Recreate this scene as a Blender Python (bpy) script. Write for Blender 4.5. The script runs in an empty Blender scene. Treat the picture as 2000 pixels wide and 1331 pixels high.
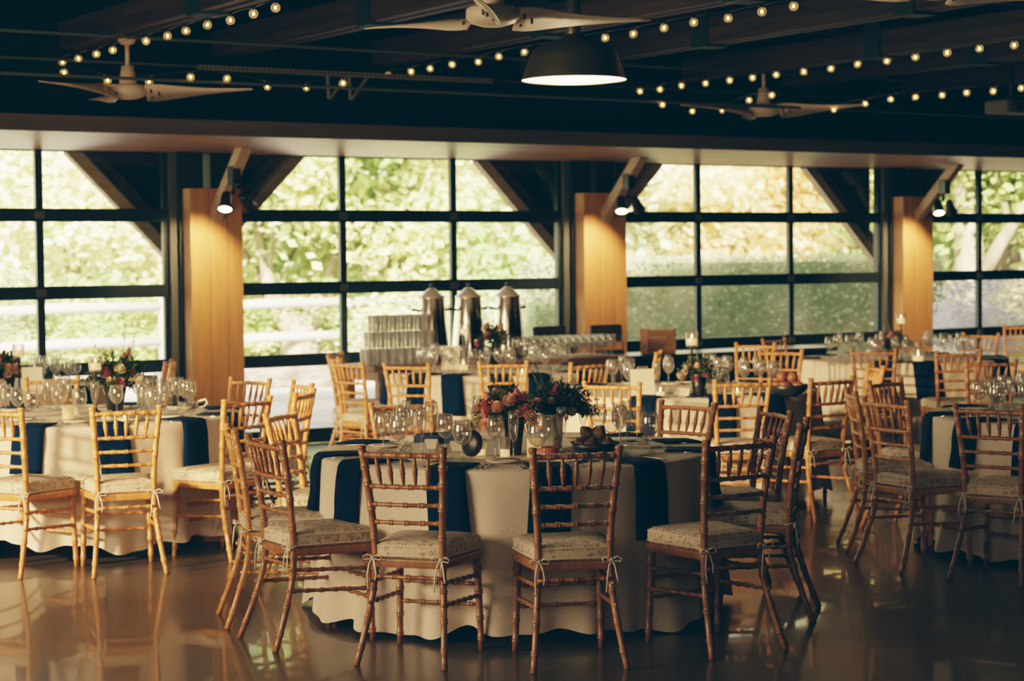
import bpy, bmesh, math, random
from mathutils import Vector, Matrix, noise
PI = math.pi
C = bpy.context.scene.collection
random.seed(7)

# ------------------------------------------------------------------ camera frame (2000 x 1331)
TH = math.radians(32.9)
HC = 1.684
F = 3800.0
PITCH = math.radians(2.37)
ROLL = math.radians(0.63)
fh = Vector((math.sin(TH), math.cos(TH), 0)); r0 = Vector((math.cos(TH), -math.sin(TH), 0))
fwd = (fh * math.cos(PITCH) - Vector((0, 0, 1)) * math.sin(PITCH)).normalized()
u0 = r0.cross(fwd).normalized()
rgt = r0 * math.cos(ROLL) - u0 * math.sin(ROLL)
upv = u0 * math.cos(ROLL) + r0 * math.sin(ROLL)
EYE = Vector((0, 0, HC))
def ray(px, py): return (fwd + rgt * ((px - 1000) / F) - upv * ((py - 665.5) / F))
def at(px, py, z):
    d = ray(px, py); return EYE + d * ((z - HC) / d.z)
def aty(px, py, y):
    d = ray(px, py); return EYE + d * (y / d.y)
def cz(X, Z): return (X * r0.x + Z * fh.x, X * r0.y + Z * fh.y)       # ground coordinates from camera-side offset and distance
def wallx(px, y=16.13): return aty(px, 500, y).x
cam = bpy.data.cameras.new('camera'); co = bpy.data.objects.new('camera', cam); C.objects.link(co)
M = Matrix((rgt, upv, -fwd)).transposed().to_4x4(); M.translation = EYE; co.matrix_world = M
cam.sensor_width = 36; cam.lens = 36 * F / 2000; cam.clip_end = 300
cam.dof.use_dof = True; cam.dof.focus_distance = 8.3; cam.dof.aperture_fstop = 3.4
bpy.context.scene.camera = co

# ------------------------------------------------------------------ mesh builder
class MB:
    def __init__(s): s.v = []; s.f = []
    def add(s, vs, fs, mat=None):
        b = len(s.v); s.v += [tuple(mat @ Vector(v)) if mat else tuple(v) for v in vs]; s.f += [tuple(b + i for i in f) for f in fs]; return s
    def box(s, x0, x1, y0, y1, z0, z1, mat=None):
        vs = [(x, y, z) for x in (x0, x1) for y in (y0, y1) for z in (z0, z1)]
        return s.add(vs, [(0, 1, 3, 2), (4, 6, 7, 5), (0, 4, 5, 1), (2, 3, 7, 6), (0, 2, 6, 4), (1, 5, 7, 3)], mat)
    def tube(s, pts, rad, n=8, cap=True, flat=1.0):
        pts = [Vector(p) for p in pts]; m = len(pts)
        if not hasattr(rad, '__len__'): rad = [rad] * m
        rings = []; ref = None
        for i, p in enumerate(pts):
            t = (pts[min(i + 1, m - 1)] - pts[max(i - 1, 0)])
            t = t.normalized() if t.length > 1e-9 else Vector((0, 0, 1))
            if ref is None: ref = Vector((1, 0, 0)) if abs(t.x) < .8 else Vector((0, 1, 0))
            a = (ref - t * ref.dot(t)).normalized(); b = t.cross(a); ref = a
            rings.append([p + (a * math.cos(2 * PI * k / n) + b * flat * math.sin(2 * PI * k / n)) * rad[i] for k in range(n)])
        vs = [v for r in rings for v in r]; fs = []
        for i in range(m - 1):
            for k in range(n):
                fs.append((i * n + k, i * n + (k + 1) % n, (i + 1) * n + (k + 1) % n, (i + 1) * n + k))
        if cap: fs.append(tuple(range(n - 1, -1, -1))); fs.append(tuple((m - 1) * n + k for k in range(n)))
        return s.add(vs, fs)
    def lathe(s, prof, n=16, mat=None, loc=(0, 0, 0)):
        vs = []; fs = []; m = len(prof)
        for r, z in prof:
            for k in range(n): vs.append((loc[0] + max(r, 1e-4) * math.cos(2 * PI * k / n), loc[1] + max(r, 1e-4) * math.sin(2 * PI * k / n), loc[2] + z))
        for i in range(m - 1):
            for k in range(n): fs.append((i * n + k, i * n + (k + 1) % n, (i + 1) * n + (k + 1) % n, (i + 1) * n + k))
        return s.add(vs, fs, mat)
    def ball(s, c, r, n=10, sz=1.0):
        m = max(4, n // 2)
        return s.lathe([(r * math.sin(PI * i / m), -r * sz * math.cos(PI * i / m)) for i in range(m + 1)], n, loc=c)
    def prism(s, pts, z0, z1, mat=None):
        n = len(pts); vs = [(x, y, z0) for x, y in pts] + [(x, y, z1) for x, y in pts]
        return s.add(vs, [tuple(range(n - 1, -1, -1)), tuple(range(n, 2 * n))] + [(i, (i + 1) % n, n + (i + 1) % n, n + i) for i in range(n)], mat)
    def mesh(s, name, mat, smooth=True, bevel=0):
        me = bpy.data.meshes.new(name); me.from_pydata(s.v, [], s.f)
        if bevel:
            bm = bmesh.new(); bm.from_mesh(me)
            bmesh.ops.bevel(bm, geom=bm.edges[:], offset=bevel, segments=2, affect='EDGES', profile=.5)
            bm.to_mesh(me); bm.free()
        me.materials.append(mat)
        me.polygons.foreach_set('use_smooth', [smooth] * len(me.polygons))
        me.update(); return me
    def build(s, name, mat, parent=None, smooth=True, bevel=0, loc=None, rz=0):
        return link(name, s.mesh(name, mat, smooth, bevel), parent, loc, rz)
def link(name, me, parent=None, loc=None, rz=0):
    o = bpy.data.objects.new(name, me); C.objects.link(o)
    if parent is not None: o.parent = parent
    if loc is not None: o.location = loc
    if rz: o.rotation_euler = (0, 0, rz)
    return o
def tag(o, label, cat, group=None, kind=None):
    o['label'] = label; o['category'] = cat
    if group: o['group'] = group
    if kind: o['kind'] = kind
    return o
def empty(name, label, cat, loc=(0, 0, 0), rz=0, group=None):
    o = bpy.data.objects.new(name, None); C.objects.link(o); o.location = loc; o.rotation_euler = (0, 0, rz)
    return tag(o, label, cat, group)
def struct(o): o['kind'] = 'structure'; return o
KIDS = {}
def kids(o):
    return [c for c in o.children]
def dup(root, loc, rz, label, group=None, scale=None, cat=None):
    r = root.copy(); C.objects.link(r); r.location = loc; r.rotation_euler = (0, 0, rz); r['label'] = label
    if group: r['group'] = group
    if scale: r.scale = (scale,) * 3
    for ch in kids(root):
        c = ch.copy(); C.objects.link(c); c.parent = r
        for g in kids(ch):
            d = g.copy(); C.objects.link(d); d.parent = c
    return r

# ------------------------------------------------------------------ materials
def mat(name, col, rough=.5, metal=0, emit=None, es=0, spec=.5, coat=0):
    m = bpy.data.materials.new(name); m.use_nodes = True
    b = m.node_tree.nodes['Principled BSDF']
    b.inputs['Base Color'].default_value = (*col, 1); b.inputs['Roughness'].default_value = rough
    b.inputs['Metallic'].default_value = metal; b.inputs['Specular IOR Level'].default_value = spec
    b.inputs['Coat Weight'].default_value = coat
    if emit: b.inputs['Emission Color'].default_value = (*emit, 1); b.inputs['Emission Strength'].default_value = es
    return m
def noisy(m, c0, c1, scale=(5, 5, 5), detail=4, bump=0, lo=.35, hi=.65, coord='Object', dist=0, wave=False, rough=None):
    nt = m.node_tree; N = nt.nodes; L = nt.links; b = N['Principled BSDF']
    tc = N.new('ShaderNodeTexCoord'); mp = N.new('ShaderNodeMapping'); mp.inputs['Scale'].default_value = scale
    nz = N.new('ShaderNodeTexNoise'); nz.inputs['Scale'].default_value = 1; nz.inputs['Detail'].default_value = detail; nz.inputs['Distortion'].default_value = dist
    cr = N.new('ShaderNodeValToRGB'); cr.color_ramp.elements[0].position = lo; cr.color_ramp.elements[1].position = hi
    cr.color_ramp.elements[0].color = (*c0, 1); cr.color_ramp.elements[1].color = (*c1, 1)
    L.new(tc.outputs[coord], mp.inputs[0]); L.new(mp.outputs[0], nz.inputs[0]); L.new(nz.outputs[0], cr.inputs[0]); L.new(cr.outputs[0], b.inputs['Base Color'])
    if bump:
        bp = N.new('ShaderNodeBump'); bp.inputs['Strength'].default_value = bump; bp.inputs['Distance'].default_value = .01
        L.new(nz.outputs[0], bp.inputs['Height']); L.new(bp.outputs[0], b.inputs['Normal'])
    if rough:
        mr = N.new('ShaderNodeMapRange'); mr.inputs[3].default_value = rough[0]; mr.inputs[4].default_value = rough[1]
        L.new(nz.outputs[0], mr.inputs[0]); L.new(mr.outputs[0], b.inputs['Roughness'])
    return m
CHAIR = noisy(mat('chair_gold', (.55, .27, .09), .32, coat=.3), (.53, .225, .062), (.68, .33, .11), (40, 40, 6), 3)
CHAIR_SHADED = noisy(mat('chair_gold_shaded', (.4, .18, .06), .35, coat=.3), (.26, .11, .04), (.38, .165, .062), (40, 40, 6), 3)  # same gold wood, with shade of the dim areas painted in as brown
CUSH = noisy(mat('damask', (.7, .62, .48), .6), (.36, .29, .20), (.68, .58, .45), (38, 38, 38), 2, lo=.42, hi=.52, dist=1.6, bump=.25)
TIE = mat('tie_cloth', (.78, .72, .60), .7)
CLOTH = noisy(mat('linen', (.80, .70, .57), .85), (.76, .665, .545), (.84, .74, .62), (90, 90, 90), 2, bump=.12)
NAVY = noisy(mat('navy_cloth', (.002, .01, .035), .9, spec=.1), (.0015, .008, .030), (.003, .014, .048), (200, 200, 200), 2, bump=.15)
STEEL = mat('silverware', (.75, .72, .66), .18, 1)
URN = mat('urn_steel', (.82, .79, .72), .13, 1)
URND = mat('urn_dark', (.05, .045, .04), .35)
CARD = mat('card_paper', (.80, .74, .60), .8)
BLACKM = mat('dark_frame', (.004, .012, .015), .45)
ALU = mat('grey_track', (.10, .11, .10), .4)
SPOTM = mat('spot_black', (.012, .012, .012), .35)
PLASTER = noisy(mat('column_tan', (.60, .30, .11), .7), (.52, .26, .095), (.64, .33, .125), (30, 30, 1.5), 4)
WOODB = noisy(mat('brace_wood', (.5, .36, .2), .55), (.50, .36, .22), (.68, .50, .32), (3, 3, 12), 4)
WOODDK = noisy(mat('beam_wood', (.07, .035, .02), .6), (.025, .014, .009), (.075, .038, .022), (18, 1.2, 18), 6, dist=.6)
TEALM = mat('steel_plate', (.008, .028, .032), .6)
CEIL = mat('ceiling_dark', (.004, .010, .012), .95, spec=.1)
FANW = mat('fan_cream', (.72, .62, .50), .45)
FANS = mat('fan_screw', (.05, .04, .03), .5)
PIPE = mat('conduit', (.06, .07, .06), .5)
STRUT = mat('strut', (.20, .18, .14), .6)
TABLEW = noisy(mat('bar_wood', (.30, .14, .07), .5), (.22, .10, .05), (.36, .18, .09), (2, 20, 20), 4)
POT = mat('vase_black', (.012, .014, .013), .35)
POTW = noisy(mat('vase_stone', (.62, .58, .48), .8), (.42, .38, .30), (.70, .66, .55), (45, 45, 45), 3, bump=.6)
WICK = noisy(mat('wicker_ivory', (.75, .62, .40), .6, emit=(1, .55, .2), es=.5), (.42, .30, .15), (.85, .72, .48), (60, 60, 60), 2, bump=.6)
SALMON = mat('salmon_tin', (.62, .17, .10), .5)
FRUIT = noisy(mat('pear_skin', (.20, .11, .05), .45), (.05, .04, .025), (.28, .14, .06), (18, 18, 18), 3)
FRUITR = noisy(mat('apple_skin', (.35, .10, .04), .4), (.16, .055, .025), (.32, .11, .045), (18, 18, 18), 3)
FLAME = mat('flame', (1, .6, .2), .5, emit=(1, .62, .28), es=14)
WAX = mat('wax', (.9, .75, .5), .5, emit=(1, .6, .25), es=1.2)
AMBER = mat('amber', (.5, .35, .12), .5)
LEAFD = noisy(mat('leaf_dark', (.03, .07, .03), .6), (.012, .035, .022), (.05, .10, .04), (14, 14, 14), 2)
LEAFL = noisy(mat('leaf_light', (.16, .22, .07), .6), (.08, .13, .05), (.26, .30, .10), (14, 14, 14), 2)
STEMM = mat('stem_green', (.07, .09, .03), .7)
def petal(n, c): return mat(n, c, .65)
PET = [petal('petal_pink', (.85, .30, .30)), petal('petal_peach', (.95, .60, .36)), petal('petal_blush', (.92, .62, .52)), petal('petal_cream', (.80, .70, .45)), petal('petal_mauve', (.40, .16, .18))]
PETW = petal('petal_white', (.88, .80, .68))
def glassmat(name, ior=1.45, tint=(1, 1, 1), rough=0):
    m = bpy.data.materials.new(name); m.use_nodes = True; nt = m.node_tree; nt.nodes.clear()
    o = nt.nodes.new('ShaderNodeOutputMaterial'); g = nt.nodes.new('ShaderNodeBsdfGlass'); g.inputs['IOR'].default_value = ior
    g.inputs['Color'].default_value = (*tint, 1); g.inputs['Roughness'].default_value = rough
    nt.links.new(g.outputs[0], o.inputs[0]); return m
def thinglass(name, tint=(1, 1, 1), boost=1.0, bias=0.0, power=4.0, rough=.02, rim_light=0.0):
    m = bpy.data.materials.new(name); m.use_nodes = True; nt = m.node_tree; nt.nodes.clear()
    o = nt.nodes.new('ShaderNodeOutputMaterial'); t = nt.nodes.new('ShaderNodeBsdfTransparent'); t.inputs[0].default_value = (*tint, 1)
    g = nt.nodes.new('ShaderNodeBsdfGlossy'); g.inputs['Roughness'].default_value = rough
    lw = nt.nodes.new('ShaderNodeLayerWeight'); lw.inputs[0].default_value = .5; fr = nt.nodes.new('ShaderNodeMath'); fr.operation = 'POWER'; fr.inputs[1].default_value = power
    nt.links.new(lw.outputs['Facing'], fr.inputs[0])
    ma = nt.nodes.new('ShaderNodeMath'); ma.operation = 'MULTIPLY_ADD'; ma.inputs[1].default_value = boost; ma.inputs[2].default_value = bias; ma.use_clamp = True
    mx = nt.nodes.new('ShaderNodeMixShader')
    nt.links.new(fr.outputs[0], ma.inputs[0]); nt.links.new(ma.outputs[0], mx.inputs[0]); nt.links.new(t.outputs[0], mx.inputs[1]); nt.links.new(g.outputs[0], mx.inputs[2]); nt.links.new(mx.outputs[0], o.inputs[0])
    if rim_light:  # bright rim highlight painted as white mixed in toward grazing edges
        di = nt.nodes.new('ShaderNodeBsdfTranslucent'); di.inputs[0].default_value = (1, .97, .92, 1); df = nt.nodes.new('ShaderNodeBsdfDiffuse'); df.inputs[0].default_value = (1, .97, .92, 1)
        m3 = nt.nodes.new('ShaderNodeMixShader'); nt.links.new(di.outputs[0], m3.inputs[1]); nt.links.new(df.outputs[0], m3.inputs[2])
        m2 = nt.nodes.new('ShaderNodeMixShader'); mm = nt.nodes.new('ShaderNodeMath'); mm.operation = 'MULTIPLY_ADD'; mm.inputs[1].default_value = rim_light; mm.inputs[2].default_value = rim_light * .12
        nt.links.new(fr.outputs[0], mm.inputs[0]); nt.links.new(mm.outputs[0], m2.inputs[0]); nt.links.new(mx.outputs[0], m2.inputs[1]); nt.links.new(m3.outputs[0], m2.inputs[2]); nt.links.new(m2.outputs[0], o.inputs[0])
    return m
GLASS = thinglass('crystal', (.99, .985, .97), .9, .13, 2.8, .025, .24)
THIN = thinglass('thin_crystal', (.97, .97, .97), .8, .10, 2.5, .04, .3)
PANE = thinglass('pane', (.95, .98, .96), .7, .04)
BULB = thinglass('bulb_glass', (1, .74, .42), .9, .10, 2.0, .08, .5)
FIL = mat('filament', (1, .6, .2), .5, emit=(1, .66, .25), es=20)
def emat(name, c, s): return mat(name, c, .5, emit=c, es=s)
LAMPW = emat('lamp_inner', (1, .78, .48), 5)
SPOTE = emat('spot_lens', (1, .72, .40), 22)

# floor: polished concrete
FLOOR = mat('concrete', (.13, .09, .055), .25, coat=.25)
def floor_nodes():
    nt = FLOOR.node_tree; N = nt.nodes; L = nt.links; b = N['Principled BSDF']
    tc = N.new('ShaderNodeTexCoord'); n1 = N.new('ShaderNodeTexNoise'); n1.inputs['Scale'].default_value = 1.3; n1.inputs['Detail'].default_value = 8
    n2 = N.new('ShaderNodeTexNoise'); n2.inputs['Scale'].default_value = 24; n2.inputs['Detail'].default_value = 5
    ad = N.new('ShaderNodeMath'); ad.operation = 'MULTIPLY_ADD'; ad.inputs[1].default_value = .35
    cr = N.new('ShaderNodeValToRGB'); cr.color_ramp.elements[0].position = .38; cr.color_ramp.elements[1].position = .95
    cr.color_ramp.elements[0].color = (.040, .030, .019, 1); cr.color_ramp.elements[1].color = (.095, .066, .038, 1)
    L.new(tc.outputs['Object'], n1.inputs[0]); L.new(tc.outputs['Object'], n2.inputs[0]); L.new(n2.outputs[0], ad.inputs[0]); L.new(n1.outputs[0], ad.inputs[2]); L.new(ad.outputs[0], cr.inputs[0])
    br = N.new('ShaderNodeTexBrick'); br.offset = 0; br.inputs['Scale'].default_value = 1; br.inputs['Mortar Size'].default_value = .004; br.inputs['Brick Width'].default_value = 3.6; br.inputs['Row Height'].default_value = 3.6
    br.inputs['Color1'].default_value = (1, 1, 1, 1); br.inputs['Color2'].default_value = (1, 1, 1, 1); br.inputs['Mortar'].default_value = (.35, .35, .35, 1)
    mx = N.new('ShaderNodeMix'); mx.data_type = 'RGBA'; mx.blend_type = 'MULTIPLY'; mx.inputs[0].default_value = 1
    L.new(tc.outputs['Object'], br.inputs[0]); L.new(cr.outputs[0], mx.inputs[6]); L.new(br.outputs[0], mx.inputs[7]); L.new(mx.outputs[2], b.inputs['Base Color'])
    mr = N.new('ShaderNodeMapRange'); mr.inputs[3].default_value = .24; mr.inputs[4].default_value = .42; L.new(n1.outputs[0], mr.inputs[0]); L.new(mr.outputs[0], b.inputs['Roughness'])
floor_nodes()
# soffit planks, glossy
SOFF = noisy(mat('soffit_planks', (.6, .38, .24), .34, spec=.22), (.36, .165, .075), (.64, .35, .18), (.6, 22, 1), 4, dist=.3)
FASC = noisy(mat('fascia', (.17, .11, .06), .7), (.085, .058, .034), (.12, .08, .045), (1, 20, 20), 3)

# ------------------------------------------------------------------ setting
WY = 16.13
struct(MB().box(-12, 30, -8, WY + .15, -.1, 0).build('floor', FLOOR, smooth=False))
struct(MB().box(-12, 30, -8, WY + .3, 5.2, 5.4).build('ceiling', CEIL, smooth=False))
struct(MB().box(-12.2, -12, -8, WY + .3, 0, 5.4).build('wall_left', CEIL, smooth=False))
struct(MB().box(30, 30.2, -8, WY + .3, 0, 5.4).build('wall_right', CEIL, smooth=False))
struct(MB().box(-12.2, 30.2, -8.2, -8, 0, 5.4).build('wall_back', CEIL, smooth=False))
wm = MB().box(-12, 30, WY, WY + .3, 2.67, 5.4)
wm.box(-12, 2.63, WY, WY + .3, 0, 2.67).box(20.3, 30, WY, WY + .3, 0, 2.67)
struct(wm.build('wall_front', CEIL, smooth=False))
SY = 13.82
struct(MB().box(-12, 30, SY + .03, WY, 2.67, 2.70).build('ceiling_soffit', SOFF, smooth=False))
struct(MB().box(-12, 30, SY, SY + .03, 2.665, 2.785).build('trim_fascia', FASC, smooth=False))
struct(MB().box(-12, 30, SY + .5, SY + .6, 2.70, 5.2).build('dark_void_sheet', CEIL, smooth=False))  # added dark sheet closing off the open dark space above the soffit

# garage style glazed doors
COLS = [2.63, 6.93, 11.15, 15.50, 19.8]
CW = [.5, .5, .52, .46, .5]
for k in range(4):
    x0 = COLS[k] + CW[k]; x1 = COLS[k + 1] - .10
    d = bpy.data.objects.new('door_%d' % (k + 1), None); C.objects.link(d); d.location = (0, 0, 0); struct(d)
    fr = MB(); w = (x1 - x0); cols = [x0 + w * i / 3 for i in range(4)]
    if k == 0: cols = [x0, x0 + 1.25, 5.66, x1]
    if k == 1: cols = [x0, 8.58, 9.79, x1]
    if k == 2: cols = [x0, 12.80, 14.08, x1]
    if k == 3: cols = [x0, 16.98, 18.35, x1]
    rows = [.066, .78, 1.445, 2.113, 2.80]
    for i, z in enumerate(rows):
        h = .075 if i == 0 else .058
        fr.box(x0, x1, WY + .02, WY + .07, max(z - h, .005), z + h)
    for i, x in enumerate(cols):
        h = .045 if i in (0, 3) else .033
        fr.box(x - h, x + h, WY + .015, WY + .065, .005, 2.8)
    fo = fr.build('frame', BLACKM, d, smooth=False); struct(fo)
    for i in range(3):
        for j in range(4):
            p = MB().box(cols[i], cols[i + 1], WY + .04, WY + .046, rows[j], min(rows[j + 1], 2.72)).build('pane', PANE, d, smooth=False); struct(p)
    for i in (1, 2):
        for z in rows[1:4]:
            hg = MB().box(cols[i] - .045, cols[i] + .045, WY + .003, WY + .02, z - .035, z + .035).build('hinge', ALU, d, smooth=False, bevel=.008); struct(hg)
for k, cx in enumerate(COLS):
    w = CW[k]
    c = bpy.data.objects.new('column', None); C.objects.link(c); c.location = (cx, WY, 0); struct(c)
    for a, b in ((0, .36), (.375, .70), (.715, 1)):
        struct(MB().box(w * a, w * b, -.24, 0, 0, 2.345).build('panel_board', PLASTER, c, smooth=False, bevel=.004))
    struct(MB().box(w * .35, w * .72, -.232, 0, 0, 2.33).build('panel_backing', ALU, c, smooth=False))
    struct(MB().box(-.13, -.02, .02, .10, 0, 2.67).box(-.03, .2, -.08, .12, 0, 2.67).box(.28, w - .02, -.06, .12, 0, 2.67).build('steel_post', BLACKM, c, smooth=False))
    struct(MB().box(-.10, -.02, -.03, .02, 0, 2.67).build('door_track', ALU, c, smooth=False))
    struct(MB().box(w + .0, w + .03, -.03, .02, 0, 2.67).build('door_track', ALU, c, smooth=False))
    # exterior knee braces and dark roof panel between them and the post
    my = .42
    for sgn in (-1, 1):
        X0 = w / 2 + sgn * .05; X1 = w / 2 + sgn * 1.12
        for yy, mm, nm in ((my - .05, WOODB, 'knee_brace'), (my - .0, WOODDK, 'outer_brace')):
            o = .0 if nm == 'knee_brace' else .19
            a = Vector((X0, yy, 1.62 + o)); b = Vector((X1, yy, 2.70 + o)); d = (b - a).normalized(); nn = Vector((-d.z, 0, d.x)) * .052
            m_ = MB(); vs = [a - nn, b - nn, b + nn, a + nn]
            m_.add([v + Vector((0, -.05, 0)) for v in vs] + [v + Vector((0, .05, 0)) for v in vs], [(0, 1, 2, 3), (7, 6, 5, 4), (0, 4, 5, 1), (1, 5, 6, 2), (2, 6, 7, 3), (3, 7, 4, 0)])
            struct(m_.build(nm, mm, c, smooth=False))
        tri = [(X0, 1.64), (X1, 2.72), (X1, 2.82), (X0, 2.82)]
        t = MB(); t.add([(x, my + .06, z) for x, z in tri] + [(x, my + .10, z) for x, z in tri], [(0, 1, 2, 3), (7, 6, 5, 4), (0, 4, 5, 1), (1, 5, 6, 2), (2, 6, 7, 3), (3, 7, 4, 0)])
        struct(t.build('canopy_panel', BLACKM, c, smooth=False))
    # inner brace running out under the soffit, with the lamp pair
    t = MB(); a = Vector((w * .50, -.20, 2.08)); b = Vector((w * .50, -.86, 2.70)); d = (b - a).normalized(); nn = Vector((0, -d.z, d.y)) * .05
    vs = [a - nn, b - nn, b + nn, a + nn]
    t.add([v + Vector((-.05, 0, 0)) for v in vs] + [v + Vector((.05, 0, 0)) for v in vs], [(0, 1, 2, 3), (7, 6, 5, 4), (0, 4, 5, 1), (1, 5, 6, 2), (2, 6, 7, 3), (3, 7, 4, 0)])
    struct(t.build('inner_brace', WOODB, c, smooth=False))
# roof canopy outside
struct(MB().box(-2, 24, WY + .3, WY + 1.6, 2.78, 2.95).build('roof_canopy', CEIL, smooth=False))

def spot_lamp(cx, w, label):
    base = Vector((cx + w * .50 - .02, WY - .66, 2.40))
    t = empty('spotlight', label, 'spotlight', base, 0, 'twin spotlights on the column braces')
    MB().box(-.04, .04, -.06, .05, -.04, .12).build('mount', SPOTM, t, smooth=False, bevel=.008)
    MB().tube([(0, 0, 0), (.0, .02, -.12)], .018).build('arm', SPOTM, t)
    for sx, lit in ((-.07, True), (.11, False)):
        d = Vector((-.28, -.42, -.85)).normalized() if lit else Vector((.75, .45, -.75)).normalized()
        c = Vector((sx, .02, -.17)); q = d.to_track_quat('Z', 'Y').to_matrix().to_4x4(); q.translation = c
        h = MB().lathe([(.0, -.07), (.035, -.07), (.045, -.03), (.05, .03), (.068, .10), (.06, .10), (.05, .05), (0, .05)], 16, q).build('lamp_head', SPOTM, t)
        if lit:
            MB().lathe([(0, .085), (.058, .085), (.058, .09), (0, .092)], 16, q).build('lens', SPOTE, h)
        else:
            MB().lathe([(0, .085), (.058, .085), (.058, .09), (0, .092)], 16, q).build('lens', SPOTM, h)
    L = bpy.data.lights.new('spot', 'SPOT'); L.energy = 75; L.color = (1, .66, .32); L.spot_size = 1.7; L.spot_blend = .8; L.shadow_soft_size = .05
    lo = bpy.data.objects.new('spot_light', L); C.objects.link(lo); lo.location = base + Vector((-.16, -.02, -.25))
    lo.rotation_euler = (Vector((-.05, .55, -.72))).to_track_quat('-Z', 'Y').to_euler()
for k, s in ((1, 'black twin spotlight on the first tan column, left lamp lit'), (2, 'black twin spotlight on the middle tan column, left lamp lit'), (3, 'black twin spotlight on the right tan column, left lamp lit')):
    spot_lamp(COLS[k], CW[k], s)

# ------------------------------------------------------------------ ceiling: beams, plates, conduits
for (px, py) in ((105, 105), (402, 119), (755, 126), (1300, 101), (1440, 147), (1825, 135), (2060, 150)):
    p = at(px, py, 3.32)
    b = struct(MB().box(p.x - .07, p.x, -6, SY + .5, 3.32, 3.52).box(p.x + .05, p.x + .12, -6, SY + .5, 3.32, 3.52).build('ceiling_beam', WOODDK, smooth=False))
    for yy in (5.2, 7.4, 9.6, 11.8):
        struct(MB().box(p.x - .085, p.x + .135, yy - .09, yy + .09, 3.30, 3.62).build('beam_plate', TEALM, b, smooth=False))
for i in range(9):
    yy = -5 + i * 2.3
    struct(MB().box(-12, 30, yy, yy + .12, 3.72, 3.98).build('ceiling_joist', WOODDK, smooth=False))
def line_obj(name, label, cat, p, q, r, m):
    return tag(MB().tube([p, q], r, 8).build(name, m), label, cat)
def conduit(px, py, z, label):
    p = at(px, py, z); line_obj('conduit', label, 'pipe', (-6, min(p.y, SY + .3), z), (24, min(p.y, SY + .3), z), .012, PIPE)
conduit(300, 131, 3.22, 'thin grey conduit pipe running just above the far left fan')
conduit(600, 92, 3.28, 'thin conduit pipe crossing under beams, upper of the pair')
conduit(1500, 208, 3.0, 'thin dark conduit pipe running low above the fascia at right')
p = at(385, 133, 3.2); q = at(960, 160, 3.2)
st = empty('strut_channel', 'pale perforated metal strut channel hung under the dark ceiling', 'strut', (0, 0, 0))
ym = (p.y + q.y) / 2
MB().box(p.x, q.x, ym - .02, ym + .02, 3.185, 3.225).build('channel', STRUT, st, smooth=False)
hm = MB()
for i in range(70):
    x = p.x + .03 + (q.x - p.x - .06) * i / 69
    hm.box(x - .007, x + .007, ym - .0215, ym - .019, 3.197, 3.213)
hm.build('slots', CEIL, st, smooth=False)
for x in (aty(640, 160, ym).x, aty(682, 160, ym).x):
    MB().tube([(x, ym, 3.19), (x + .01, ym, 3.0)], .016, 4).tube([(x + .02, ym, 3.0), (x + .17, ym, 3.19)], .016, 4).build('bracket', STRUT, st, smooth=False)

# fans
def fan(px, py, z, sc, az, label, drop=.42):
    p = at(px, py, z)
    t = empty('ceiling_fan', label, 'fan', p, az, 'white three-blade ceiling fans'); t.scale = (sc,) * 3
    MB().lathe([(0, -.055), (.06, -.052), (.115, -.035), (.14, -.01), (.14, .035), (.12, .05), (0, .05)], 28).build('motor_hub', FANW, t)
    MB().lathe([(.0, .05), (.065, .05), (.045, .19), (0, .19)], 20).build('motor_neck', FANW, t)
    MB().tube([(0, 0, .18), (0, 0, drop)], .016, 10).build('down_rod', FANW, t)
    MB().lathe([(.02, drop - .08), (.05, drop - .07), (.08, drop - .02), (.082, drop + .02), (0, drop + .02)], 20).build('ceiling_mount', FANW, t)
    for k in range(3):
        a = k * 2 * PI / 3; mb = MB(); n = 12; vs = []; fs = []
        for i in range(n + 1):
            u = i / n; r = .13 + u * .78; wd = (.125 * (1 - u) ** 1.0 + .020) * (0.75 + .25 * min(1, u * 8)); off = .03 * math.sin(u * PI)
            tw = .62 * (1 - u) ** 1.2 + .12
            for sgn in (-.5, .5):
                y = off + sgn * wd; zz = -sgn * wd * tw * 1.3 + .02 * u - .012
                vs += [(r, y, zz), (r, y, zz + .008)]
        for i in range(n):
            b = i * 4
            fs += [(b, b + 2, b + 6, b + 4), (b + 1, b + 5, b + 7, b + 3), (b, b + 4, b + 5, b + 1), (b + 2, b + 3, b + 7, b + 6)]
        fs += [(0, 1, 3, 2), (n * 4, n * 4 + 2, n * 4 + 3, n * 4 + 1)]
        R = Matrix.Rotation(a, 4, 'Z'); bl = MB().add(vs, fs, R).build('blade', FANW, t)
        for (sx, sy) in ((.17, -.02), (.17, .035), (.225, .01)): MB().lathe([(0, -.012), (.008, -.012), (.008, .018), (0, .018)], 8, R @ Matrix.Translation((sx, sy, -sy * .6 - .012))).build('screw', FANS, bl)
fan(250, 180, 2.94, 1.0, math.radians(-33), 'white ceiling fan on a short rod at upper left')
fan(962, 32, 2.96, 1.0, math.radians(-12), 'large white ceiling fan at the top edge beside the pendant lamp')
fan(1492, 216, 2.99, 1.05, math.radians(-58), 'white ceiling fan above the right windows')
fan(1830, -22, 2.97, .95, math.radians(5), 'white ceiling fan cut by the top edge at upper right')

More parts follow.
